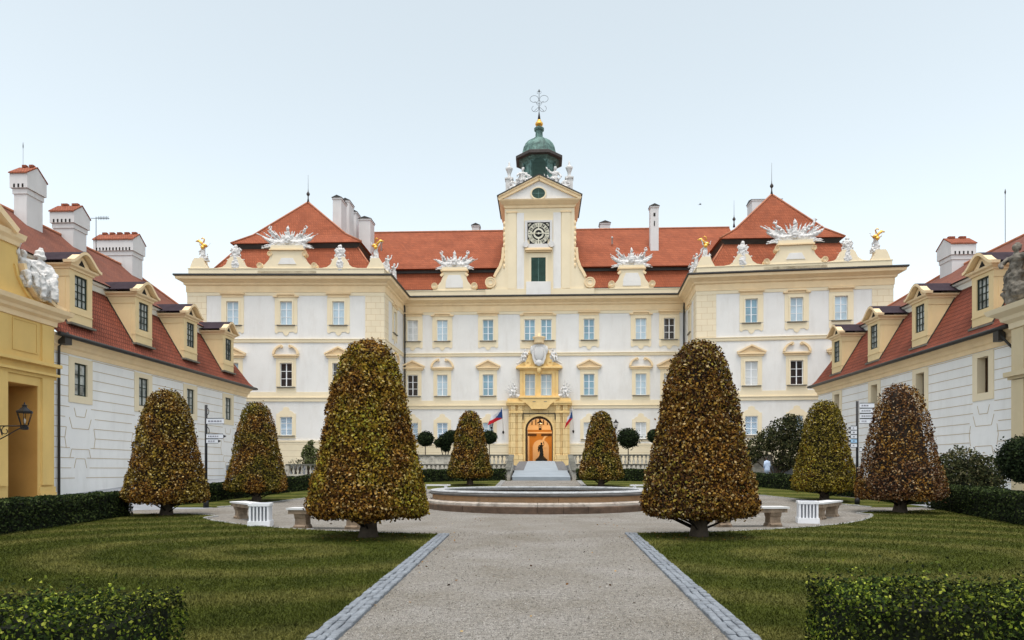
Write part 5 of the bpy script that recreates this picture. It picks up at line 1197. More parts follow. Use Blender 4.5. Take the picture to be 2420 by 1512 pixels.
def lantern(root, o, h, mt='black', light=False):
    """six sided lantern, h metres tall, foot at o"""
    b = MB(); k = h; f = lambda pr: [(r * k, o[2] + z * k) for r, z in pr]
    b.lathe(f([(.02, 0), (.13, .02), (.14, .12), (.10, .14), (.11, .18)]), o[0], o[1], 6, 0, False); b.lathe(f([(.25, .60), (.27, .63), (.27, .67), (.17, .73), (.09, .80), (.07, .86), (.10, .88), (.03, .92), (.01, 1.0)]), o[0], o[1], 6, 0, False)
    for i in range(6):
        a = 2 * math.pi * i / 6; b.tube([(o[0] + .115 * k * math.cos(a), o[1] + .115 * k * math.sin(a), o[2] + .17 * k), (o[0] + .24 * k * math.cos(a), o[1] + .24 * k * math.sin(a), o[2] + .61 * k)], .013 * k, 4)
    link('lantern_frame', b.mesh('lantern_frame', [mt]), root)
    link('lantern_bulb', MB().lathe([(.01, o[2] + .2 * k), (.03 * k, o[2] + .26 * k), (.045 * k, o[2] + .36 * k), (.01, o[2] + .42 * k)], o[0], o[1], 8).mesh('lantern_bulb', ['lampglass']), root)
q = atX(58, 1016, -24.75); root = thing('wall_lantern', 'black iron lantern on a scrolled bracket in front of the yellow gate niche', 'lantern', (-26.4, q.y, q.z))
lantern(root, (q.x, q.y, q.z), 1.35)
b = MB(); zt = q.z + .2
def scr(cx_, cz_, r, a0, a1, sgn=1):
    return [(cx_ + (r * (1 - .65 * i / 16)) * math.cos(R(a0 + (a1 - a0) * i / 16)), q.y, cz_ + (r * (1 - .65 * i / 16)) * math.sin(R(a0 + (a1 - a0) * i / 16))) for i in range(17)]
b.tube([(-27.0, q.y, zt), (q.x - .05, q.y, zt)], .03, 6); b.tube([(-26.9, q.y, zt), (-26.9, q.y, zt - 1.0)], .03, 6)
b.tube(scr(-26.35, zt - .33, .30, 90, 500), .026, 5); b.tube(scr(-26.45, zt - .78, .22, -90, 330), .024, 5); b.tube(scr(-25.7, zt - .24, .22, 100, 420), .022, 5)
b.tube([(-26.9, q.y, zt - 1.0), (-26.3, q.y, zt - .8), (-25.7, q.y, zt - .5), (-25.25, q.y, zt - .25), (q.x, q.y, zt)], .028, 5); b.tube([(-26.0, q.y, zt), (-25.85, q.y, zt - .45)], .03, 5)
link('bracket', b.mesh('bracket', ['black']), root)
for px, lb in ((1161, 'small black wall lantern left of the portal behind the clipped tree'), (1455, 'small black wall lantern right of the portal, beside the clipped tree')):
    q = atY(px, 1013, 79.3); root = thing('palace_lantern', lb, 'lantern', (q.x, 79.98, q.z), 0, 'lanterns on the palace wall'); lantern(root, q, 1.15); link('bracket', MB().tube([(q.x, 79.99, q.z - .1), (q.x, 79.3, q.z)], .04, 5).tube([(q.x, 79.99, q.z - .5), (q.x, 79.3, q.z)], .03, 5).mesh('bracket', ['black']), root)
q = atY(1276, 1016, 81.2); root = thing('hanging_lantern', 'black lantern hanging in the palace entrance arch', 'lantern', (q.x, q.y, q.z)); lantern(root, q, 1.35); link('chain', MB().tube([(q.x, q.y, q.z + 1.3), (q.x, q.y, 9.4)], .02, 4).mesh('chain', ['black']), root)
pl = bpy.data.lights.new('lamp', 'POINT'); pl.energy = 230; pl.color = (1, .66, .36); pl.shadow_soft_size = .25; lo_ = bpy.data.objects.new('lamp', pl); COL.objects.link(lo_); lo_.location = (q.x + .3, 84.5, 6.6)  # added warm fill, apart from the lantern, standing in for the courtyard glow

# ================================================================= BALUSTRADES, FOUNTAIN
def balu_prof(h, z): return [(.09, z), (.09, z + .06 * h), (.05, z + .1 * h), (.11, z + .35 * h), (.05, z + .62 * h), (.045, z + .75 * h), (.09, z + .85 * h), (.09, z + h)]
def balustrade(name, label, x0, x1, y, zb, z0, z1, solid=None, group=None):
    """wall from zb to z0, balusters from z0 to z1, coping above; solid=(a,b) range filled with panels"""
    root = thing(name, label, 'balustrade', ((x0 + x1) / 2, y, zb), 0, group)
    link('base', MB().box(x0, x1, y - .17, y + .17, zb, z0).mesh('base', ['bal']), root)
    link('coping', MB().box(x0 - .05, x1 + .05, y - .22, y + .22, z1, z1 + .11).mesh('coping', ['balt']), root)
    n = int((x1 - x0) / .34); me = None; k = 0
    for i in range(n):
        x = x0 + (i + .5) * (x1 - x0) / n
        if solid and solid[0] < x < solid[1]: continue
        if me is None: me = MB().lathe(balu_prof(z1 - z0, 0), 0, 0, 8).mesh('baluster', ['bal'])
        if k < 95: link('baluster', me, root, T(x, y, z0)); k += 1
    m_ = max(1, round((x1 - x0) / 3.2)); me = MB().box(-.2, .2, -.19, .19, z0 + .001, z1 - .001).mesh('post', ['bal'])
    for i in range(m_ + 1): link('post', me, root, T(x0 + (x1 - x0) * i / m_, y, 0))
    if solid: link('panel', MB().box(max(solid[0], x0), min(solid[1], x1), y - .12, y + .12, z0 + .002, z1 - .002).mesh('panel', ['bal']), root)
balustrade('balustrade', 'upper stone balustrade on the terrace left of the ramp', -19, -2.75, 57.6, 1.0, 2.12, 2.88, (-19.1, -7.2), 'stone balustrades before the palace')
balustrade('balustrade', 'upper stone balustrade on the terrace right of the ramp', 2.75, 19, 57.6, 1.0, 2.12, 2.88, (9.5, 19.1), 'stone balustrades before the palace')
balustrade('balustrade', 'lower stone balustrade behind the hedge left of the ramp', -20, -2.6, 53, .9, 1.35, 2.05, None, 'stone balustrades before the palace')
balustrade('balustrade', 'lower stone balustrade behind the hedge right of the ramp', 2.6, 11, 53, .9, 1.35, 2.05, None, 'stone balustrades before the palace')
for s, lb in ((-1, 'sloping stone parapet on the left side of the ramp'), (1, 'sloping stone parapet on the right side of the ramp')):
    root = thing('ramp_parapet', lb, 'parapet', (s * 2.45, 54, .9), 0, 'parapets flanking the ramp'); x0, x1 = sorted((s * 2.31, s * 2.62))
    link('wall', MB().prism([(50.6, .9), (57.4, .9), (57.4, 2.9), (54, 2.25), (50.6, 1.6)], x0, x1, 0, 'x').mesh('wall', ['bal']), root)
    link('coping', MB().prism([(50.5, 1.605), (54, 2.255), (57.39, 2.905), (57.39, 3.0), (54, 2.37), (50.5, 1.72)], x0 - .06, x1 + .06, 0, 'x').mesh('coping', ['balt']), root)

fo = thing('fountain', 'wide round stone fountain basin in the middle of the gravel court', 'fountain', (0, 30.85, .05)); FW = T(0, 30.85, 0)
def ringm(nm, prof, m, n=40, sm=False): link(nm, MB().lathe(prof + [], 0, 0, n, 0, sm).mesh(nm, [m]), fo, FW)
def ringo(nm, prof, m, n=48):       # closed ring: profile (r,z) loop
    b = MB(); k = len(prof)
    for (r, z) in prof:
        for j in range(n): a = 2 * math.pi * j / n; b.v.append((r * math.cos(a), r * math.sin(a), z))
    for i in range(k):
        for j in range(n): b.f.append((i * n + j, i * n + (j + 1) % n, ((i + 1) % k) * n + (j + 1) % n, ((i + 1) % k) * n + j)); b.m.append(0); b.sm.append(False)
    link(nm, b.mesh(nm, [m]), fo, FW)
def blocks(nm, r0, r1, z0, z1, m, n, bev=.02, seed=1, taper=0.0):
    rr = random.Random(seed); b = MB(); a = 0
    angs = [0]; 
    for i in range(n): angs.append(angs[-1] + rr.uniform(.75, 1.25))
    sc = 2 * math.pi / angs[-1]; angs = [t * sc for t in angs]
    for t0, t1 in zip(angs, angs[1:]):
        g_ = .006 / r1 * 1.2; dr = rr.uniform(-.012, .012); dz = rr.uniform(-.006, .006); sub = 3
        for q_ in range(sub):
            u0 = t0 + g_ + (t1 - t0 - 2 * g_) * q_ / sub; u1 = t0 + g_ + (t1 - t0 - 2 * g_) * (q_ + 1) / sub
            pts = []
            for u_ in (u0, u1):
                for r_, z_ in ((r0, z0), (r1 + dr, z0), (r1 + dr, z1 - bev + dz), (r1 + dr - bev - taper, z1 + dz), (r0, z1 + dz)): pts.append((r_ * math.cos(u_), r_ * math.sin(u_), z_))
            b.add(pts, [(0, 1, 2, 3, 4), (9, 8, 7, 6, 5), (1, 6, 7, 2), (2, 7, 8, 3), (3, 8, 9, 4)])
    link(nm, b.mesh(nm, [m]), fo, FW)
blocks('base', 4.3, 5.28, -.15, .30, 'fbase', 26, .03, 1); blocks('ledge', 4.3, 5.16, .30, .44, 'fledge', 22, .05, 2, .12)
blocks('wall', 4.35, 4.86, .44, .66, 'fst', 14, .01, 3); ringo('lip', [(4.36, .655), (4.95, .655), (5.02, .69), (5.03, .74), (4.98, .765), (4.36, .77)], 'fdark', 64)
ringo('rim', [(4.38, .772), (4.93, .772), (4.97, .80), (4.95, .835), (4.85, .85), (4.45, .855), (4.38, .83)], 'frim', 64)
link('water', MB().lathe([(4.40, .55), (4.40, .62)], 0, 0, 48).mesh('water', ['water']), fo, FW)

# ================================================================= BENCHES, BINS, SIGNPOSTS
def bench_proto():
    root = thing('stone_bench', 'x', 'bench', (0, 0, 0)); L = 1.12
    link('seat_top', MB().box(-L - .05, L + .05, -.27, .27, .545, .60).mesh('seat_top', ['stonet']), root)
    link('seat', MB().box(-L, L, -.24, .24, .43, .544).mesh('seat', ['stone']), root)
    for s in (-1, 1):
        x = s * .78; b = MB().prism([(-.20, 0), (.20, 0), (.22, .07), (.13, .14), (.12, .24), (.19, .33), (.22, .43), (-.22, .43), (-.19, .33), (-.12, .24), (-.13, .14), (-.22, .07)], x - .17, x + .17, 0, 'x')
        b.prism([(x - .23, 0), (x + .23, 0), (x + .21, .08), (x + .17, .12), (x + .16, .3), (x + .21, .43), (x - .21, .43), (x - .16, .3), (x - .17, .12), (x - .21, .08)], -.16, .16)
        link('leg', b.mesh('leg', ['stone']), root)
    return root
def copy_tree(root, W, label, name=None):
    r = root.copy(); COL.objects.link(r); r.matrix_basis = W; r['label'] = label; WM[r.name] = W
    def rec(o, par):
        for ch in [c for c in bpy.data.objects if c.parent == o]:
            c = ch.copy(); COL.objects.link(c); c.parent = par; c.matrix_basis = ch.matrix_basis.copy(); rec(ch, c)
    rec(root, r); return r
def tang(x, y): return math.atan2(x - PC[0], -(y - PC[1]))
bench = bench_proto(); bench['group'] = 'stone benches round the gravel court'; bench['label'] = 'stone bench half hidden behind the big clipped tree left of the path'
bench.matrix_basis = T(-6.15, 19.5, 0, R(-6)); 
copy_tree(bench, T(6.2, 20.75, 0, R(8)), 'stone bench partly behind the big clipped tree right of the path')
copy_tree(bench, T(-9.9, 22.75, .0, R(-48)), 'stone bench beside the left white bin'); copy_tree(bench, T(9.95, 24.35, .0, R(52)), 'stone bench beside the right white bin')
def white_bench(x, label):
    root = thing('white_bench', label, 'bench', (x, 39, g(39)), 0, 'white benches beyond the fountain'); W = T(x, 39, g(39))
    link('seat', MB().box(-.85, .85, -.2, .2, .42, .50).mesh('seat', ['stonet']), root, W)
    for s in (-1, 1): link('leg', MB().box(s * .6 - .08, s * .6 + .08, -.17, .17, 0, .42).box(s * .6 - .12, s * .6 + .12, -.19, .19, 0, .06).mesh('leg', ['bin']), root, W)
white_bench(-6.05, 'low white bench beyond the fountain on the left'); white_bench(5.9, 'low white bench beyond the fountain on the right')
def bin_(x, y, rz, label):
    root = thing('litter_bin', label, 'bin', (x, y, 0), rz, 'white slatted bins'); W = T(x, y, 0, rz); w_ = .29
    link('base', MB().box(-w_ - .03, w_ + .03, -w_ - .03, w_ + .03, 0, .17).mesh('base', ['bin']), root, W)
    link('top_frame', MB().box(-w_ - .02, w_ + .02, -w_ - .02, -w_ + .05, .62, .70).box(-w_ - .02, w_ + .02, w_ - .05, w_ + .02, .62, .70).box(-w_ - .02, -w_ + .05, -w_ + .051, w_ - .051, .62, .70).box(w_ - .05, w_ + .02, -w_ + .051, w_ - .051, .62, .70).mesh('top_frame', ['bin']), root, W)
    link('liner', MB().box(-w_ + .07, w_ - .07, -w_ + .07, w_ - .07, .17, .60).mesh('liner', ['bindark']), root, W)
    for k in range(4):
        for i in range(6):
            u_ = -w_ + .04 + i * (2 * w_ - .08) / 5; Wk = W @ Matrix.Rotation(k * math.pi / 2, 4, 'Z'); 
            link('slat', cached(('slat', i), lambda: MB().box(u_ - .022, u_ + .022, -w_, -w_ + .03, .17, .62).mesh('slat', ['bin'])), root, Wk)
bin_(-8.45, 20.25, R(12), 'white slatted bin in front of the left angled bench'); bin_(8.55, 22.3, R(-14), 'white slatted bin in front of the right angled bench')
def signpost(x, y, top, boards, label, loops=()):
    root = thing('signpost', label, 'signpost', (x, y, g(y))); W = T(x, y, 0); sc = y / FPX
    link('pole', MB().tube([(0, 0, g(y)), (0, 0, top)], .055, 8).lathe([(.12, g(y)), (.12, g(y) + .25), (.06, g(y) + .35)], 0, 0, 8).mesh('pole', ['black']), root, W)
    for (x0, x1, z0, z1, pt, mm, ink) in boards:
        b = MB(); s = 1 if x1 > 0 else -1; e = .06
        if pt: b.prism([(x0, z0), (x1 - s * .14, z0), (x1, (z0 + z1) / 2), (x1 - s * .14, z1), (x0, z1)], -.10, -.08, 0); b.prism([(x1 - s * .12, z0 + .02), (x1 + s * .02, (z0 + z1) / 2), (x1 - s * .12, z1 - .02)], -.115, -.101, 1)
        else: a_, c_2 = sorted((x0, x1)); b.box(a_, c_2, -.10, -.08, z0, z1, 0)
        a_, c_2 = sorted((x0, x1 - (s * .14 if pt else 0))); b.box(a_, c_2, -.11, -.07, z1 + .001, z1 + .022, 1); b.box(a_, c_2, -.11, -.07, z0 - .022, z0 - .001, 1)
        link('sign_board', b.mesh('sign_board', [mm, 'black']), root, W)
        k = MB(); xx = a_ + .08; rr = random.Random(int(z0 * 100)); h_ = (z1 - z0)
        for _ in range(ink):
            wd = rr.uniform(.04, .11)
            if xx + wd > c_2 - .08: break
            k.box(xx, xx + wd, -.113, -.111, z0 + h_ * .35, z0 + h_ * .62); xx += wd + .03
        if k.v: link('lettering', k.mesh('lettering', ['ink']), root, W)
    for (z, r_) in loops:
        b = MB().tube([(.02 + r_ * math.sin(t), 0, z + r_ * 1.6 * math.cos(t)) for t in [k * math.pi / 8 for k in range(9)]], .015, 5); link('hook', b.mesh('hook', ['black']), root, W)
Y1 = 28.9; k1 = Y1 / FPX * 1.01; zz = lambda py: EYE + (HOR - py) * k1
signpost(-14.46, Y1, zz(955), [(.06, .83, zz(1000), zz(988), False, 'sign', 5), (.06, .93, zz(1035), zz(1025), True, 'sign', 7), (.06, .70, zz(1046), zz(1037), True, 'sign', 6)], 'black signpost with three white boards near the left wing', ((zz(971), .10), (zz(1018), .12)))
Y2 = 31.94; k2_ = Y2 / FPX * 1.0; z2_ = lambda py: EYE + (HOR - py) * k2_
bd = [(.07, .72, z2_(966.5 + 12 * i), z2_(956.5 + 12 * i), False, 'sign', (3, 5, 6, 3)[i]) for i in range(4)] + [(-.06, -.46, z2_(1017.5 + 10 * i), z2_(1009 + 10 * i), True, ('sign', 'sign', 'sign', 'signb', 'sign')[i], 3) for i in range(5)] + [(.06, .30, z2_(1067), z2_(1059), True, 'sign', 2)]
signpost(14.49, Y2, z2_(951), bd, 'tall black signpost with stacked white and blue boards near the right wing')

# ================================================================= TREES, HEDGES, GRASS
PROF = [(.0, .74), (.5, .64), (1.15, .53), (1.39, .63), (1.45, .82), (1.36, 1.27), (1.14, 2.17), (.87, 3.67), (.63, 4.46), (.43, 4.74), (.2, 4.86), (.0, 4.9)]
def samp_profile(prof, n):
    P = np.array(prof); d = np.diff(P, axis=0); L = np.hypot(d[:, 0], d[:, 1]); A = L * (P[:-1, 0] + P[1:, 0]) / 2; k = npr.choice(len(A), n, p=A / A.sum())
    t = npr.random(n); r0, r1 = P[k, 0], P[k + 1, 0]; t = np.where(npr.random(n) < np.abs(r1 - r0) / (r0 + r1 + 1e-9), np.where(r1 > r0, np.sqrt(t), 1 - np.sqrt(t)), t)
    r = r0 + (r1 - r0) * t; z = P[k, 1] + d[k, 1] * t; nr = d[k, 1] / L[k]; nz = -d[k, 0] / L[k]; return r, z, nr, nz
def topiary(name, px, y0, wpx, hpx, cols, patch, label, n=20000, seed=1, gap=0.0, ps=1.1, size=.07, sgn=0):
    global npr; npr = np.random.default_rng(seed); rr = random.Random(seed)
    d = (wpx / 2) * 1.0; q = ray(px, 1110); Y = y0; X = q[0] * Y / q[1]; depth = Y * _ca - X * _sa; z0 = g(Y)
    sx = wpx * depth / FPX / 2.94; sz = hpx * depth / FPX / 4.92
    root = thing(name, label, 'tree', (X, Y, z0), 0, 'clipped conical trees round the court'); W = T(X, Y, z0)
    prof = [(r * sx, z * sz) for r, z in PROF]
    r, z, nr, nz = samp_profile(prof, n); a = npr.random(n) * 2 * math.pi
    lump = .035 * np.sin(a * 5 + z * 3) + .03 * np.sin(a * 9 - z * 7 + seed) + .03 * np.sin(z * 11 + a * 3)
    dep = np.minimum(npr.exponential(.10, n), .42) - lump * .55 - npr.exponential(.018, n)
    r2 = np.maximum(r - nr * dep, 0); z2 = z - nz * dep
    P = np.stack([r2 * np.cos(a), r2 * np.sin(a), z2], 1); N = np.stack([nr * np.cos(a), nr * np.sin(a), nz], 1)
    if gap:
        f = np.sin(P[:, 0] * 7 + seed) + np.sin(P[:, 2] * 6 + P[:, 1] * 5) + np.sin(P[:, 1] * 8 - P[:, 2] * 3); kp = (f < 1.2 - gap) | (npr.random(n) < .45); P, N = P[kp], N[kp]
    lm = leafmat('autumn_leaves', cols, .22, patch, ps)
    crown = link('crown', leaf_mesh('crown', P, N, size * (.9 + .1 * sx), [lm], 1.5, .75), root, W)
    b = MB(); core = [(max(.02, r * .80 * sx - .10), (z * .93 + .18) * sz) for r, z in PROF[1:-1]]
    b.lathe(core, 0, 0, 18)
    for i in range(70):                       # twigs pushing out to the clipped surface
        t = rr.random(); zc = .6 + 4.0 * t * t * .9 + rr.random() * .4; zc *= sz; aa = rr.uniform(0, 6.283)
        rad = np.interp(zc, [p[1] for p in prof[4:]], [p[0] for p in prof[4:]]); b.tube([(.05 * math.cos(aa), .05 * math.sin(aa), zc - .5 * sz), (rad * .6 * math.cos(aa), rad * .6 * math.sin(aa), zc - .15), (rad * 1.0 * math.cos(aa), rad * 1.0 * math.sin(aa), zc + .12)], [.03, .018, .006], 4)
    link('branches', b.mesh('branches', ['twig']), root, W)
    b = MB().tube([(0, 0, -.05), (0, 0, .08), (.01, 0, .3), (0, .01, .7), (0, 0, 1.5)], [.31 * sx, .24 * sx, .20 * sx, .20 * sx, .12], 14)
    link('trunk', b.mesh('trunk', ['bark']), root, W); return root
br = [(0, (.012, .006, .003)), (.26, (.055, .022, .006)), (.46, (.15, .062, .012)), (.66, (.26, .125, .018)), (.86, (.36, .20, .038)), (1, (.52, .38, .18))]
gr = [(0, (.010, .009, .003)), (.26, (.038, .034, .006)), (.48, (.10, .088, .012)), (.70, (.20, .16, .02)), (.88, (.28, .20, .034)), (1, (.44, .36, .14))]
ye = [(0, (.014, .008, .003)), (.24, (.075, .040, .007)), (.46, (.21, .125, .014)), (.68, (.36, .26, .025)), (.86, (.25, .25, .028)), (1, (.54, .43, .16))]
pu = [(0, (.010, .005, .004)), (.28, (.05, .021, .012)), (.52, (.13, .055, .022)), (.8, (.22, .11, .035)), (1, (.46, .35, .24))]
bg2 = [(0, (.010, .006, .003)), (.26, (.05, .028, .006)), (.48, (.13, .085, .014)), (.70, (.24, .16, .02)), (.86, (.36, .25, .04)), (1, (.58, .48, .22))]
pu2 = [(0, (.010, .005, .004)), (.28, (.05, .022, .010)), (.52, (.13, .06, .018)), (.74, (.24, .14, .025)), (.88, (.28, .23, .03)), (1, (.50, .38, .22))]
topiary('clipped_tree', 393, 24.35, 190, 300, br, bg2, 'russet clipped conical tree beside the left white wing, leftmost of all', 32000, 11, 0, 1.2, .052)
topiary('clipped_tree', 870, 16.75, 284, 470, br, ye, 'big golden brown clipped tree left of the path, trunk nearest the gravel', 62000, 12, 0, .9, .047)
topiary('clipped_tree', 606, 33.2, 142, 237, gr, br, 'greenish clipped tree behind the left bench and white bin', 24000, 13, 0, 1.0, .058)
topiary('clipped_tree', 1110, 44.3, 107, 178, gr, br, 'small far clipped tree just left of the ramp', 15000, 14, 0, 1.2, .075)
topiary('clipped_tree', 1420, 43.3, 107, 180, br, gr, 'small far clipped tree just right of the ramp', 15000, 15, 0, 1.2, .075)
topiary('clipped_tree', 1651, 17.3, 274, 466, br, pu2, 'big clipped tree right of the path with purplish brown and yellow leaves', 58000, 16, .3, .55, .047)
topiary('clipped_tree', 1947, 34.0, 150, 240, ye, gr, 'dense olive clipped tree left of the right hand signpost', 24000, 17, 0, 1.0, .058)
topiary('clipped_tree', 2126, 26.7, 200, 307, pu, br, 'thin leaved purplish clipped tree right of the right hand signpost', 24000, 18, .8, 1.0, .052)

def hedge(label, pts, width, h, n, size, cols, group=None, seed=1, patch=None, z_of=g, tl=.0, rough=.045):
    global npr; npr = np.random.default_rng(seed)
    pts = np.array(pts, float); base = (pts[0] + pts[-1]) / 2
    root = thing('hedge', label, 'hedge', (base[0], base[1], z_of(base[1])), 0, group)
    seg = np.diff(pts, axis=0); L = np.hypot(seg[:, 0], seg[:, 1]); cum = np.concatenate([[0], np.cumsum(L)]); tot = cum[-1]
    s = npr.random(n) * (tot + .0); k = np.clip(np.searchsorted(cum, s) - 1, 0, len(L) - 1); t = (s - cum[k]) / L[k]
    d = seg[k] / L[k][:, None]; nr = np.stack([d[:, 1], -d[:, 0]], 1); C = pts[k] + seg[k] * t[:, None]
    per = width + 2 * h; face = npr.random(n) * per; off = np.zeros(n); z = np.zeros(n); N = np.zeros((n, 3))
    top = face < width; off[top] = face[top] - width / 2; z[top] = h; N[top, 2] = 1
    sd = ~top; sg = np.where(face[sd] < width + h, 1.0, -1.0); off[sd] = sg * width / 2; z[sd] = (face[sd] - width) % h; N[sd, 0] = nr[sd, 0] * sg; N[sd, 1] = nr[sd, 1] * sg
    ends = npr.random(n) < min(.12, (width * h) / (tot * per) * 1.2); e0 = npr.random(n) < .5       # end faces
    off[ends] = (npr.random(ends.sum()) - .5) * width; z[ends] = npr.random(ends.sum()) * h
    for q_, i0, sgn in ((ends & e0, 0, -1.), (ends & ~e0, -1, 1.)):
        dd = (seg[i0] / L[i0]) * sgn; C[q_] = pts[0] if i0 == 0 else pts[-1]; N[q_] = (dd[0], dd[1], 0); nr[q_] = (seg[i0][1] / L[i0], -seg[i0][0] / L[i0])
    # rounded shoulders and a lumpy surface
    P = np.stack([C[:, 0] + nr[:, 0] * off, C[:, 1] + nr[:, 1] * off, z], 1)
    lump = rough * (np.sin(P[:, 0] * 6.1) + np.sin(P[:, 1] * 5.3 + 1) + np.sin(P[:, 2] * 8 + P[:, 0] * 3)) / 2
    dep = npr.exponential(.045, n) - lump - .01; sh = (z > h - .12) & ~top; dep = dep + np.where(sh, (z - h + .12) * .6, 0)
    P = P - N * np.minimum(dep, .25)[:, None]; P[:, 2] += np.array([z_of(y) for y in P[:, 1]]); P[:, :2] -= base; P[:, 2] -= z_of(base[1])
    P[top, 2] += npr.exponential(tl + 1e-6, top.sum()) * (.6 + .9 * (np.sin(P[top, 0] * 17) * np.sin(P[top, 1] * 13 + P[top, 0] * 5) > .25)) if tl else 0
    W = T(base[0], base[1], z_of(base[1]))
    lm = leafmat('hedge_leaves', cols, .2, patch, 1.6)
    link('foliage', leaf_mesh('foliage', P, N, size, [lm], 1.5, .8), root, W)
    b = MB(); i_ = .10
    for a, c in zip(pts, pts[1:]):
        u_ = (c - a) / np.hypot(*(c - a)); v_ = np.array([u_[1], -u_[0]]) * (width / 2 - i_); a2 = a - u_ * 0.0; c2 = c + u_ * .0
        if a is pts[0] or (a == pts[0]).all(): a2 = a + u_ * i_
        if (c == pts[-1]).all(): c2 = c - u_ * i_
        V = [(*(q_ + s_ * v_ - base), zz_ + z_of(q_[1]) - z_of(base[1])) for zz_ in (0, h - i_) for q_ in (a2, c2) for s_ in (-1, 1)]
        b.add(V, [(0, 1, 3, 2), (4, 6, 7, 5), (0, 2, 6, 4), (1, 5, 7, 3), (0, 4, 5, 1), (2, 3, 7, 6)])
    link('branches', b.mesh('branches', ['hcore']), root, W); return root
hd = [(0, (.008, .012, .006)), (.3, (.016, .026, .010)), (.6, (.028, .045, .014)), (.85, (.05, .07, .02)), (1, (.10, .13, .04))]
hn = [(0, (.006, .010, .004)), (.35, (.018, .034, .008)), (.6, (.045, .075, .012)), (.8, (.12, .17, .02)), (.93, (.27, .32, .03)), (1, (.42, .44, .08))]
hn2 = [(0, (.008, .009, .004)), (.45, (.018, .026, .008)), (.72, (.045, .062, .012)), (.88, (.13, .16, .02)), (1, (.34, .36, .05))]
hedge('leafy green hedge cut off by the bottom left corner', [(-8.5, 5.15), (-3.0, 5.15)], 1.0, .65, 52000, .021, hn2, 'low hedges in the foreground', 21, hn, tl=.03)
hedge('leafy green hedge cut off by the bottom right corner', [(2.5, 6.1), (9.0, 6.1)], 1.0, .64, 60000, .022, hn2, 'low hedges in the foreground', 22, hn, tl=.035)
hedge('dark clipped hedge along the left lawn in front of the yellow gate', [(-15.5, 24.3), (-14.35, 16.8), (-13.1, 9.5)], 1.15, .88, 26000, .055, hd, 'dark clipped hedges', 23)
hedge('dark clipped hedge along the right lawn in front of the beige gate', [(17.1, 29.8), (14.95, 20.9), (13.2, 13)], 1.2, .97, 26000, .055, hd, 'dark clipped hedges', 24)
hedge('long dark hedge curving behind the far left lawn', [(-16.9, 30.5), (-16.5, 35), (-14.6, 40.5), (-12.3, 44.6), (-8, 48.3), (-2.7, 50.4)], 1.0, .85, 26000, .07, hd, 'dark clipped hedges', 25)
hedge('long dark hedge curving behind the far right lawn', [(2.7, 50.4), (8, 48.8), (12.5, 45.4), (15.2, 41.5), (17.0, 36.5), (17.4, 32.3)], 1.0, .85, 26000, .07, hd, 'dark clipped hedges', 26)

def blob_points(blobs, n):
    A = np.array([b_[3] ** 2 for b_ in blobs]); k = npr.choice(len(blobs), n, p=A / A.sum()); v = npr.normal(0, 1, (n, 3)); v /= np.linalg.norm(v, axis=1, keepdims=True)
    B_ = np.array(blobs); r = B_[k, 3] * (1 - np.minimum(npr.exponential(.16, n), .8) + np.minimum(npr.exponential(.07, n), .4)); sc = np.array([1, 1, .9]); return B_[k, :3] + v * r[:, None] * sc, v
def bush(name, label, cat, pos, blobs, n, size, cols, stems, group=None, seed=3, core=.62, zbase=None):
    global npr; npr = np.random.default_rng(seed); rr = random.Random(seed); z0 = g(pos[1]) if zbase is None else zbase
    root = thing(name, label, cat, (pos[0], pos[1], z0), 0, group); W = T(pos[0], pos[1], z0)
    P, N = blob_points(blobs, n); link('crown', leaf_mesh('crown', P, N, size, [leafmat('shrub_leaves', cols, .2)], 1.6, .9), root, W)
    b = MB()
    for (x, y, z, r_) in blobs:
        if core: b.ell((x, y, z), (r_ * core,) * 3, 1, 8, 6)
        for s in range(stems): b.tube([(rr.uniform(-.08, .08) * (1 if stems > 1 else 0), rr.uniform(-.08, .08) * (1 if stems > 1 else 0), 0), (x * .6 + rr.uniform(-.1, .1) * (stems > 1), y * .6, z * .6), (x, y, z)], [.06 if stems == 1 else .04, .04, .02], 5)
    link('trunk', b.mesh('trunk', ['bark', 'hcore']), root, W); return root
bx = [(0, (.006, .009, .005)), (.4, (.012, .022, .009)), (.8, (.026, .042, .014)), (1, (.06, .08, .03))]
for px, py, r_, seed, lb in ((1005, 1037, 19, 31, 'round headed standard bush left of the ramp, farthest from it'), (1156, 1033, 17, 33, 'round headed standard bush peeping out right of the far left clipped tree'), (1484, 1035, 26, 34, 'largest round headed standard bush, right of the far right clipped tree'), (1547, 1030, 17, 35, 'round headed standard bush half hidden by the big right clipped tree')):
    q = atY(px, py, 58.6); rm_ = r_ * 58.6 / FPX; bush('standard_bush', lb, 'bush', (q.x, 58.6), [(0, 0, q.z - 2.1, rm_ * .95)], 2600, .10, bx, 1, 'round headed bushes on the terrace', seed, .8, 2.1)
q = atY(1053, 1040, 58.6); bush('standard_bush', 'ragged dark bush half hidden left of the far left clipped tree', 'bush', (q.x, 58.6), [(0, 0, q.z - 2.1, .62), (-.55, 0, q.z - 2.35, .4), (.5, 0, q.z - 1.8, .6), (.0, 0, q.z - 2.75, .38)], 4200, .10, bx, 1, 'round headed bushes on the terrace', 36, .7, 2.1)
q = atY(2429, 1090, 28.5); bush('ball_tree', 'dark round clipped ball tree cut off by the right edge', 'tree', (q.x, 28.5), [(0, 0, q.z, .98)], 9000, .075, bx, 1, None, 37, .85)
sh = [(0, (.012, .014, .008)), (.35, (.03, .038, .016)), (.7, (.06, .068, .025)), (.9, (.10, .09, .035)), (1, (.20, .18, .11))]
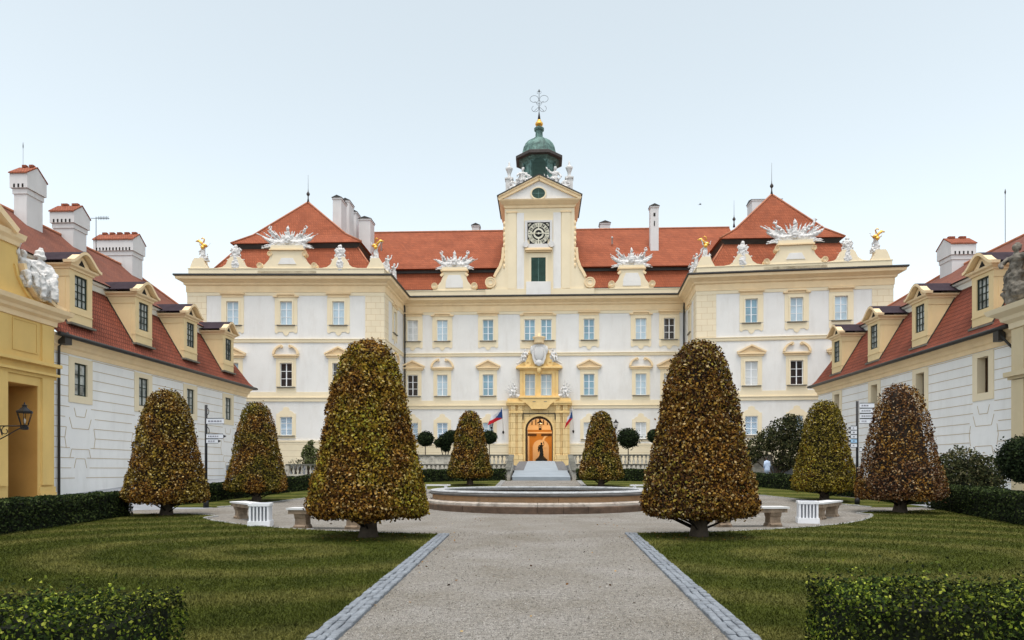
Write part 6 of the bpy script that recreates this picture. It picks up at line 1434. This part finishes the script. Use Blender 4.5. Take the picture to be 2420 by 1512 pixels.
q = atY(2278, 1100, 33.5); bush('shrub', 'loose green shrub in front of the right wing', 'shrub', (q.x, 33.5), [(-.9, 0, 1.5, .85), (0, .2, 1.75, .95), (.9, 0, 1.45, .85), (-.3, -.2, .8, .9), (.7, -.2, .75, .8), (1.35, 0, 1.0, .5), (-1.3, 0, 1.0, .5)], 9000, .08, sh, 3, None, 38, .4)
q = atY(1835, 1060, 56.5); bush('shrub_tree', 'dark open evergreen shrub tree before the right pavilion', 'shrub', (q.x, 56.5), [(-1.5, 0, 2.6, .9), (-.6, 0, 3.2, 1.0), (.4, .1, 4.0, 1.0), (1.3, 0, 4.3, .9), (1.7, 0, 3.1, 1.0), (.5, 0, 2.6, 1.0), (-2.1, 0, 1.9, .7), (1.6, 0, 1.7, .9), (.5, 0, 1.4, .8), (2.3, 0, 2.3, .7), (1.0, 0, 4.9, .5)], 9000, .12, sh, 2, None, 39, .28)
q = atY(731, 1085, 55.5); bush('shrub', 'small upright green shrub beside the big left clipped tree', 'shrub', (q.x, 55.5), [(0, 0, 2.6, .35), (.15, 0, 3.0, .25), (.1, 0, 1.5, .6), (-.35, 0, 2.0, .35), (.45, 0, 2.2, .4), (-.15, 0, 2.4, .4)], 1700, .10, [(0, (.03, .04, .015)), (.5, (.08, .10, .03)), (1, (.2, .22, .1))], 6, None, 40, 0)
q = atY(700, 1095, 55.0); bush('shrub', 'thin leafless shrub left of the small green shrub', 'shrub', (q.x, 55.0), [(0, 0, 1.1, .6), (.5, 0, 1.3, .4), (-.5, 0, 1.0, .4)], 500, .07, sh, 7, None, 41, 0)

# grass blades on the near lawns
def inpoly(x, y, poly):
    c = np.zeros(len(x), bool); n = len(poly)
    for i in range(n):
        (x0, y0), (x1, y1) = poly[i], poly[(i + 1) % n]
        if y0 == y1: continue
        c ^= ((y0 > y) != (y1 > y)) & (x < (x1 - x0) * (y - y0) / (y1 - y0) + x0)
    return c
npr = np.random.default_rng(50)
def blades(poly, n, x0, x1, y0, y1):
    y = y0 / (1 - npr.random(n) * (1 - y0 / y1)); x = x0 + (x1 - x0) * npr.random(n); k = inpoly(x, y, poly); x, y = x[k], y[k]; m_ = len(x)
    h = npr.uniform(.018, .045, m_) * (1 + y * .015); w_ = (.0035 + .00045 * y) * npr.uniform(.7, 1.3, m_); a = npr.random(m_) * 6.283; z = np.interp(y, [p_[0] for p_ in GY], [p_[1] for p_ in GY]) + .028
    dx, dy = np.cos(a) * w_, np.sin(a) * w_; lx, ly = npr.normal(0, .5, m_) * h, npr.normal(0, .5, m_) * h
    V = np.stack([np.stack([x - dx, y - dy, z], 1), np.stack([x + dx, y + dy, z], 1), np.stack([x + lx, y + ly, z + h], 1)], 1).reshape(-1, 3)
    return V
V = np.vstack([blades(lawnL, 210000, -14.5, -2.2, 5.5, 26), blades(lawnR, 210000, 2.1, 16.5, 5.5, 29)])
link('grass', npmesh('grass', V, np.arange(len(V)).reshape(-1, 3), ['lawn']), kind='stuff', label='short mown grass blades on the two near lawns', cat='grass')

# loose stones of the gravel path nearest to us
_n9 = 26000; _y = 5.6 / (1 - npr.random(_n9) * (1 - 5.6 / 19)); _x = npr.uniform(-1, 1, _n9) * (1.95 + _y * .022)
_P = np.stack([_x, _y, npr.uniform(.002, .008, _n9)], 1)
link('loose_stones', leaf_mesh('loose_stones', _P, np.tile([0, 0, 1.], (_n9, 1)), .0085 + .0006 * _y, [leafmat('gravel_chips', [(0, (.10, .09, .075)), (.3, (.17, .16, .14)), (.7, (.25, .24, .22)), (1, (.38, .37, .35))], 0)], 1.2, .35), kind='stuff', label='loose grey and tan gravel stones on the main path', cat='gravel')

# fallen leaves round the trunks and along the kerb
V = []
for cx_, cy_, r_, n_ in ((-4.28, 16.75, 1.3, 150), (3.96, 17.3, 1.3, 150), (-13.6, 24.3, 1.2, 90), (13.7, 26.7, 1.2, 90)):
    for _ in range(n_): a = rnd.uniform(0, 6.28); q_ = r_ * math.sqrt(rnd.random()); V.append((cx_ + q_ * math.cos(a), cy_ + q_ * math.sin(a), g(cy_) + .055))
for _ in range(260): s_ = rnd.choice((-1, 1)); y_ = rnd.uniform(5.5, 24); V.append((s_ * (abs(rnd.gauss(0, 1.6)) + .1) if rnd.random() < .35 else s_ * rnd.uniform(2.0, 2.4), y_, g(y_) + .012))
V = np.array(V); link('fallen_leaves', leaf_mesh('fallen_leaves', V, np.tile([0, 0, 1.], (len(V), 1)), .035, [leafmat('dry_leaf', br, .1)], 1.4, .25), kind='stuff', label='scattered dry brown leaves under the trees', cat='leaves')

# ================================================================= PERSON AND BIRD
def person(x, y, z, face, label):
    root = thing('person', label, 'person', (x, y, z), face); W = T(x, y, z, face)
    b = MB()
    for s in (-1, 1):
        b.tube([(s * .09, 0, .92), (s * .10, -.02 + .05 * s, .5), (s * .10, .02 + .09 * s, .09)], [.085, .06, .042], 8); b.tube([(s * .10, .04 + .09 * s, .04), (s * .11, -.14 + .09 * s, .03)], [.045, .035], 7)
        b.tube([(s * .17, 0, 1.42), (s * .235, .02, 1.12), (s * .24, -.06, .88)], [.05, .04, .028], 7); b.ell((s * .24, -.07, .83), (.022, .04, .05), 0, 7, 5)
        for k in range(4): b.tube([(s * .24, -.10 + .018 * k, .80), (s * .238, -.105 + .018 * k, .76), (s * .23, -.11 + .018 * k, .73 - .006 * (k % 2))], [.009, .008, .007], 5)
        b.tube([(s * .23, -.10, .84), (s * .215, -.13, .81), (s * .21, -.135, .785)], [.011, .010, .008], 5)
    b.tube([(0, 0, .88), (0, 0, 1.05), (0, 0, 1.3), (0, 0, 1.44), (0, 0, 1.5)], [.14, .12, .15, .13, .06], 10); b.tube([(0, 0, 1.46), (0, -.01, 1.56)], [.055, .05], 8)
    b.ell((0, -.01, 1.64), (.075, .092, .115), 0, 10, 8); b.ell((0, -.105, 1.625), (.014, .02, .022), 0, 6, 5)
    for s in (-1, 1): b.ell((s * .075, 0, 1.63), (.012, .02, .03), 0, 6, 5)
    o = link('body', b.mesh('body', ['skin']), root, W); md = o.modifiers.new('join', 'REMESH'); md.mode = 'VOXEL'; md.voxel_size = .007; md.use_smooth_shade = True
    for s in (-1, 1): link('eye', MB().ell((s * .03, -.095, 1.655), (.011, .008, .008), 0, 6, 5).mesh('eye', ['frame']), root, W)
    link('hair', MB().ell((0, .018, 1.675), (.086, .095, .10), 0, 10, 8).ell((0, .05, 1.6), (.07, .06, .09), 0, 8, 6).mesh('hair', ['hair']), root, W)
    b = MB().lathe([(.245, .62), (.235, .8), (.20, 1.02), (.215, 1.25), (.20, 1.42), (.10, 1.50), (.075, 1.52)], 0, 0, 16, 0, True, 0, .75)
    for s in (-1, 1): b.tube([(s * .16, 0, 1.43), (s * .245, .02, 1.12), (s * .248, -.055, .90)], [.075, .06, .048], 9)
    link('coat', b.mesh('coat', ['coat']), root, W)
    b = MB()
    for s in (-1, 1): b.tube([(s * .09, 0, .95), (s * .10, -.02 + .05 * s, .5), (s * .10, .02 + .09 * s, .10)], [.11, .082, .07], 8)
    link('trousers', b.mesh('trousers', ['trous']), root, W)
q = atY(1812, 1100, 54.2); person(q.x, 54.2, g(54.2), R(195), 'person in a light blue coat walking away behind the far right hedge')
q = atY(1654, 483, 70); b = MB().ell((0, 0, 0), (.09, .24, .08), 0, 8, 6).ell((0, -.24, .03), (.05, .07, .05), 0, 6, 5)
for s in (-1, 1): b.add([(0, -.08, .03), (0, .1, .03), (s * .3, -.02, .16), (s * .3, -.14, .16), (s * .62, .06, .05), (0, -.08, .05), (0, .1, .05), (s * .3, -.02, .18), (s * .3, -.14, .18)], [(0, 1, 2, 3), (3, 2, 4), (5, 6, 7, 8), (8, 7, 4)])
b.add([(-.05, .2, 0), (.05, .2, 0), (.09, .4, 0), (-.09, .4, 0)], [(0, 1, 2, 3)])
link('bird', b.mesh('bird', ['hair']), None, T(q.x, q.y, q.z, R(60)) @ Matrix.Scale(.5, 4), 'small dark bird flying in the pale sky', 'bird')
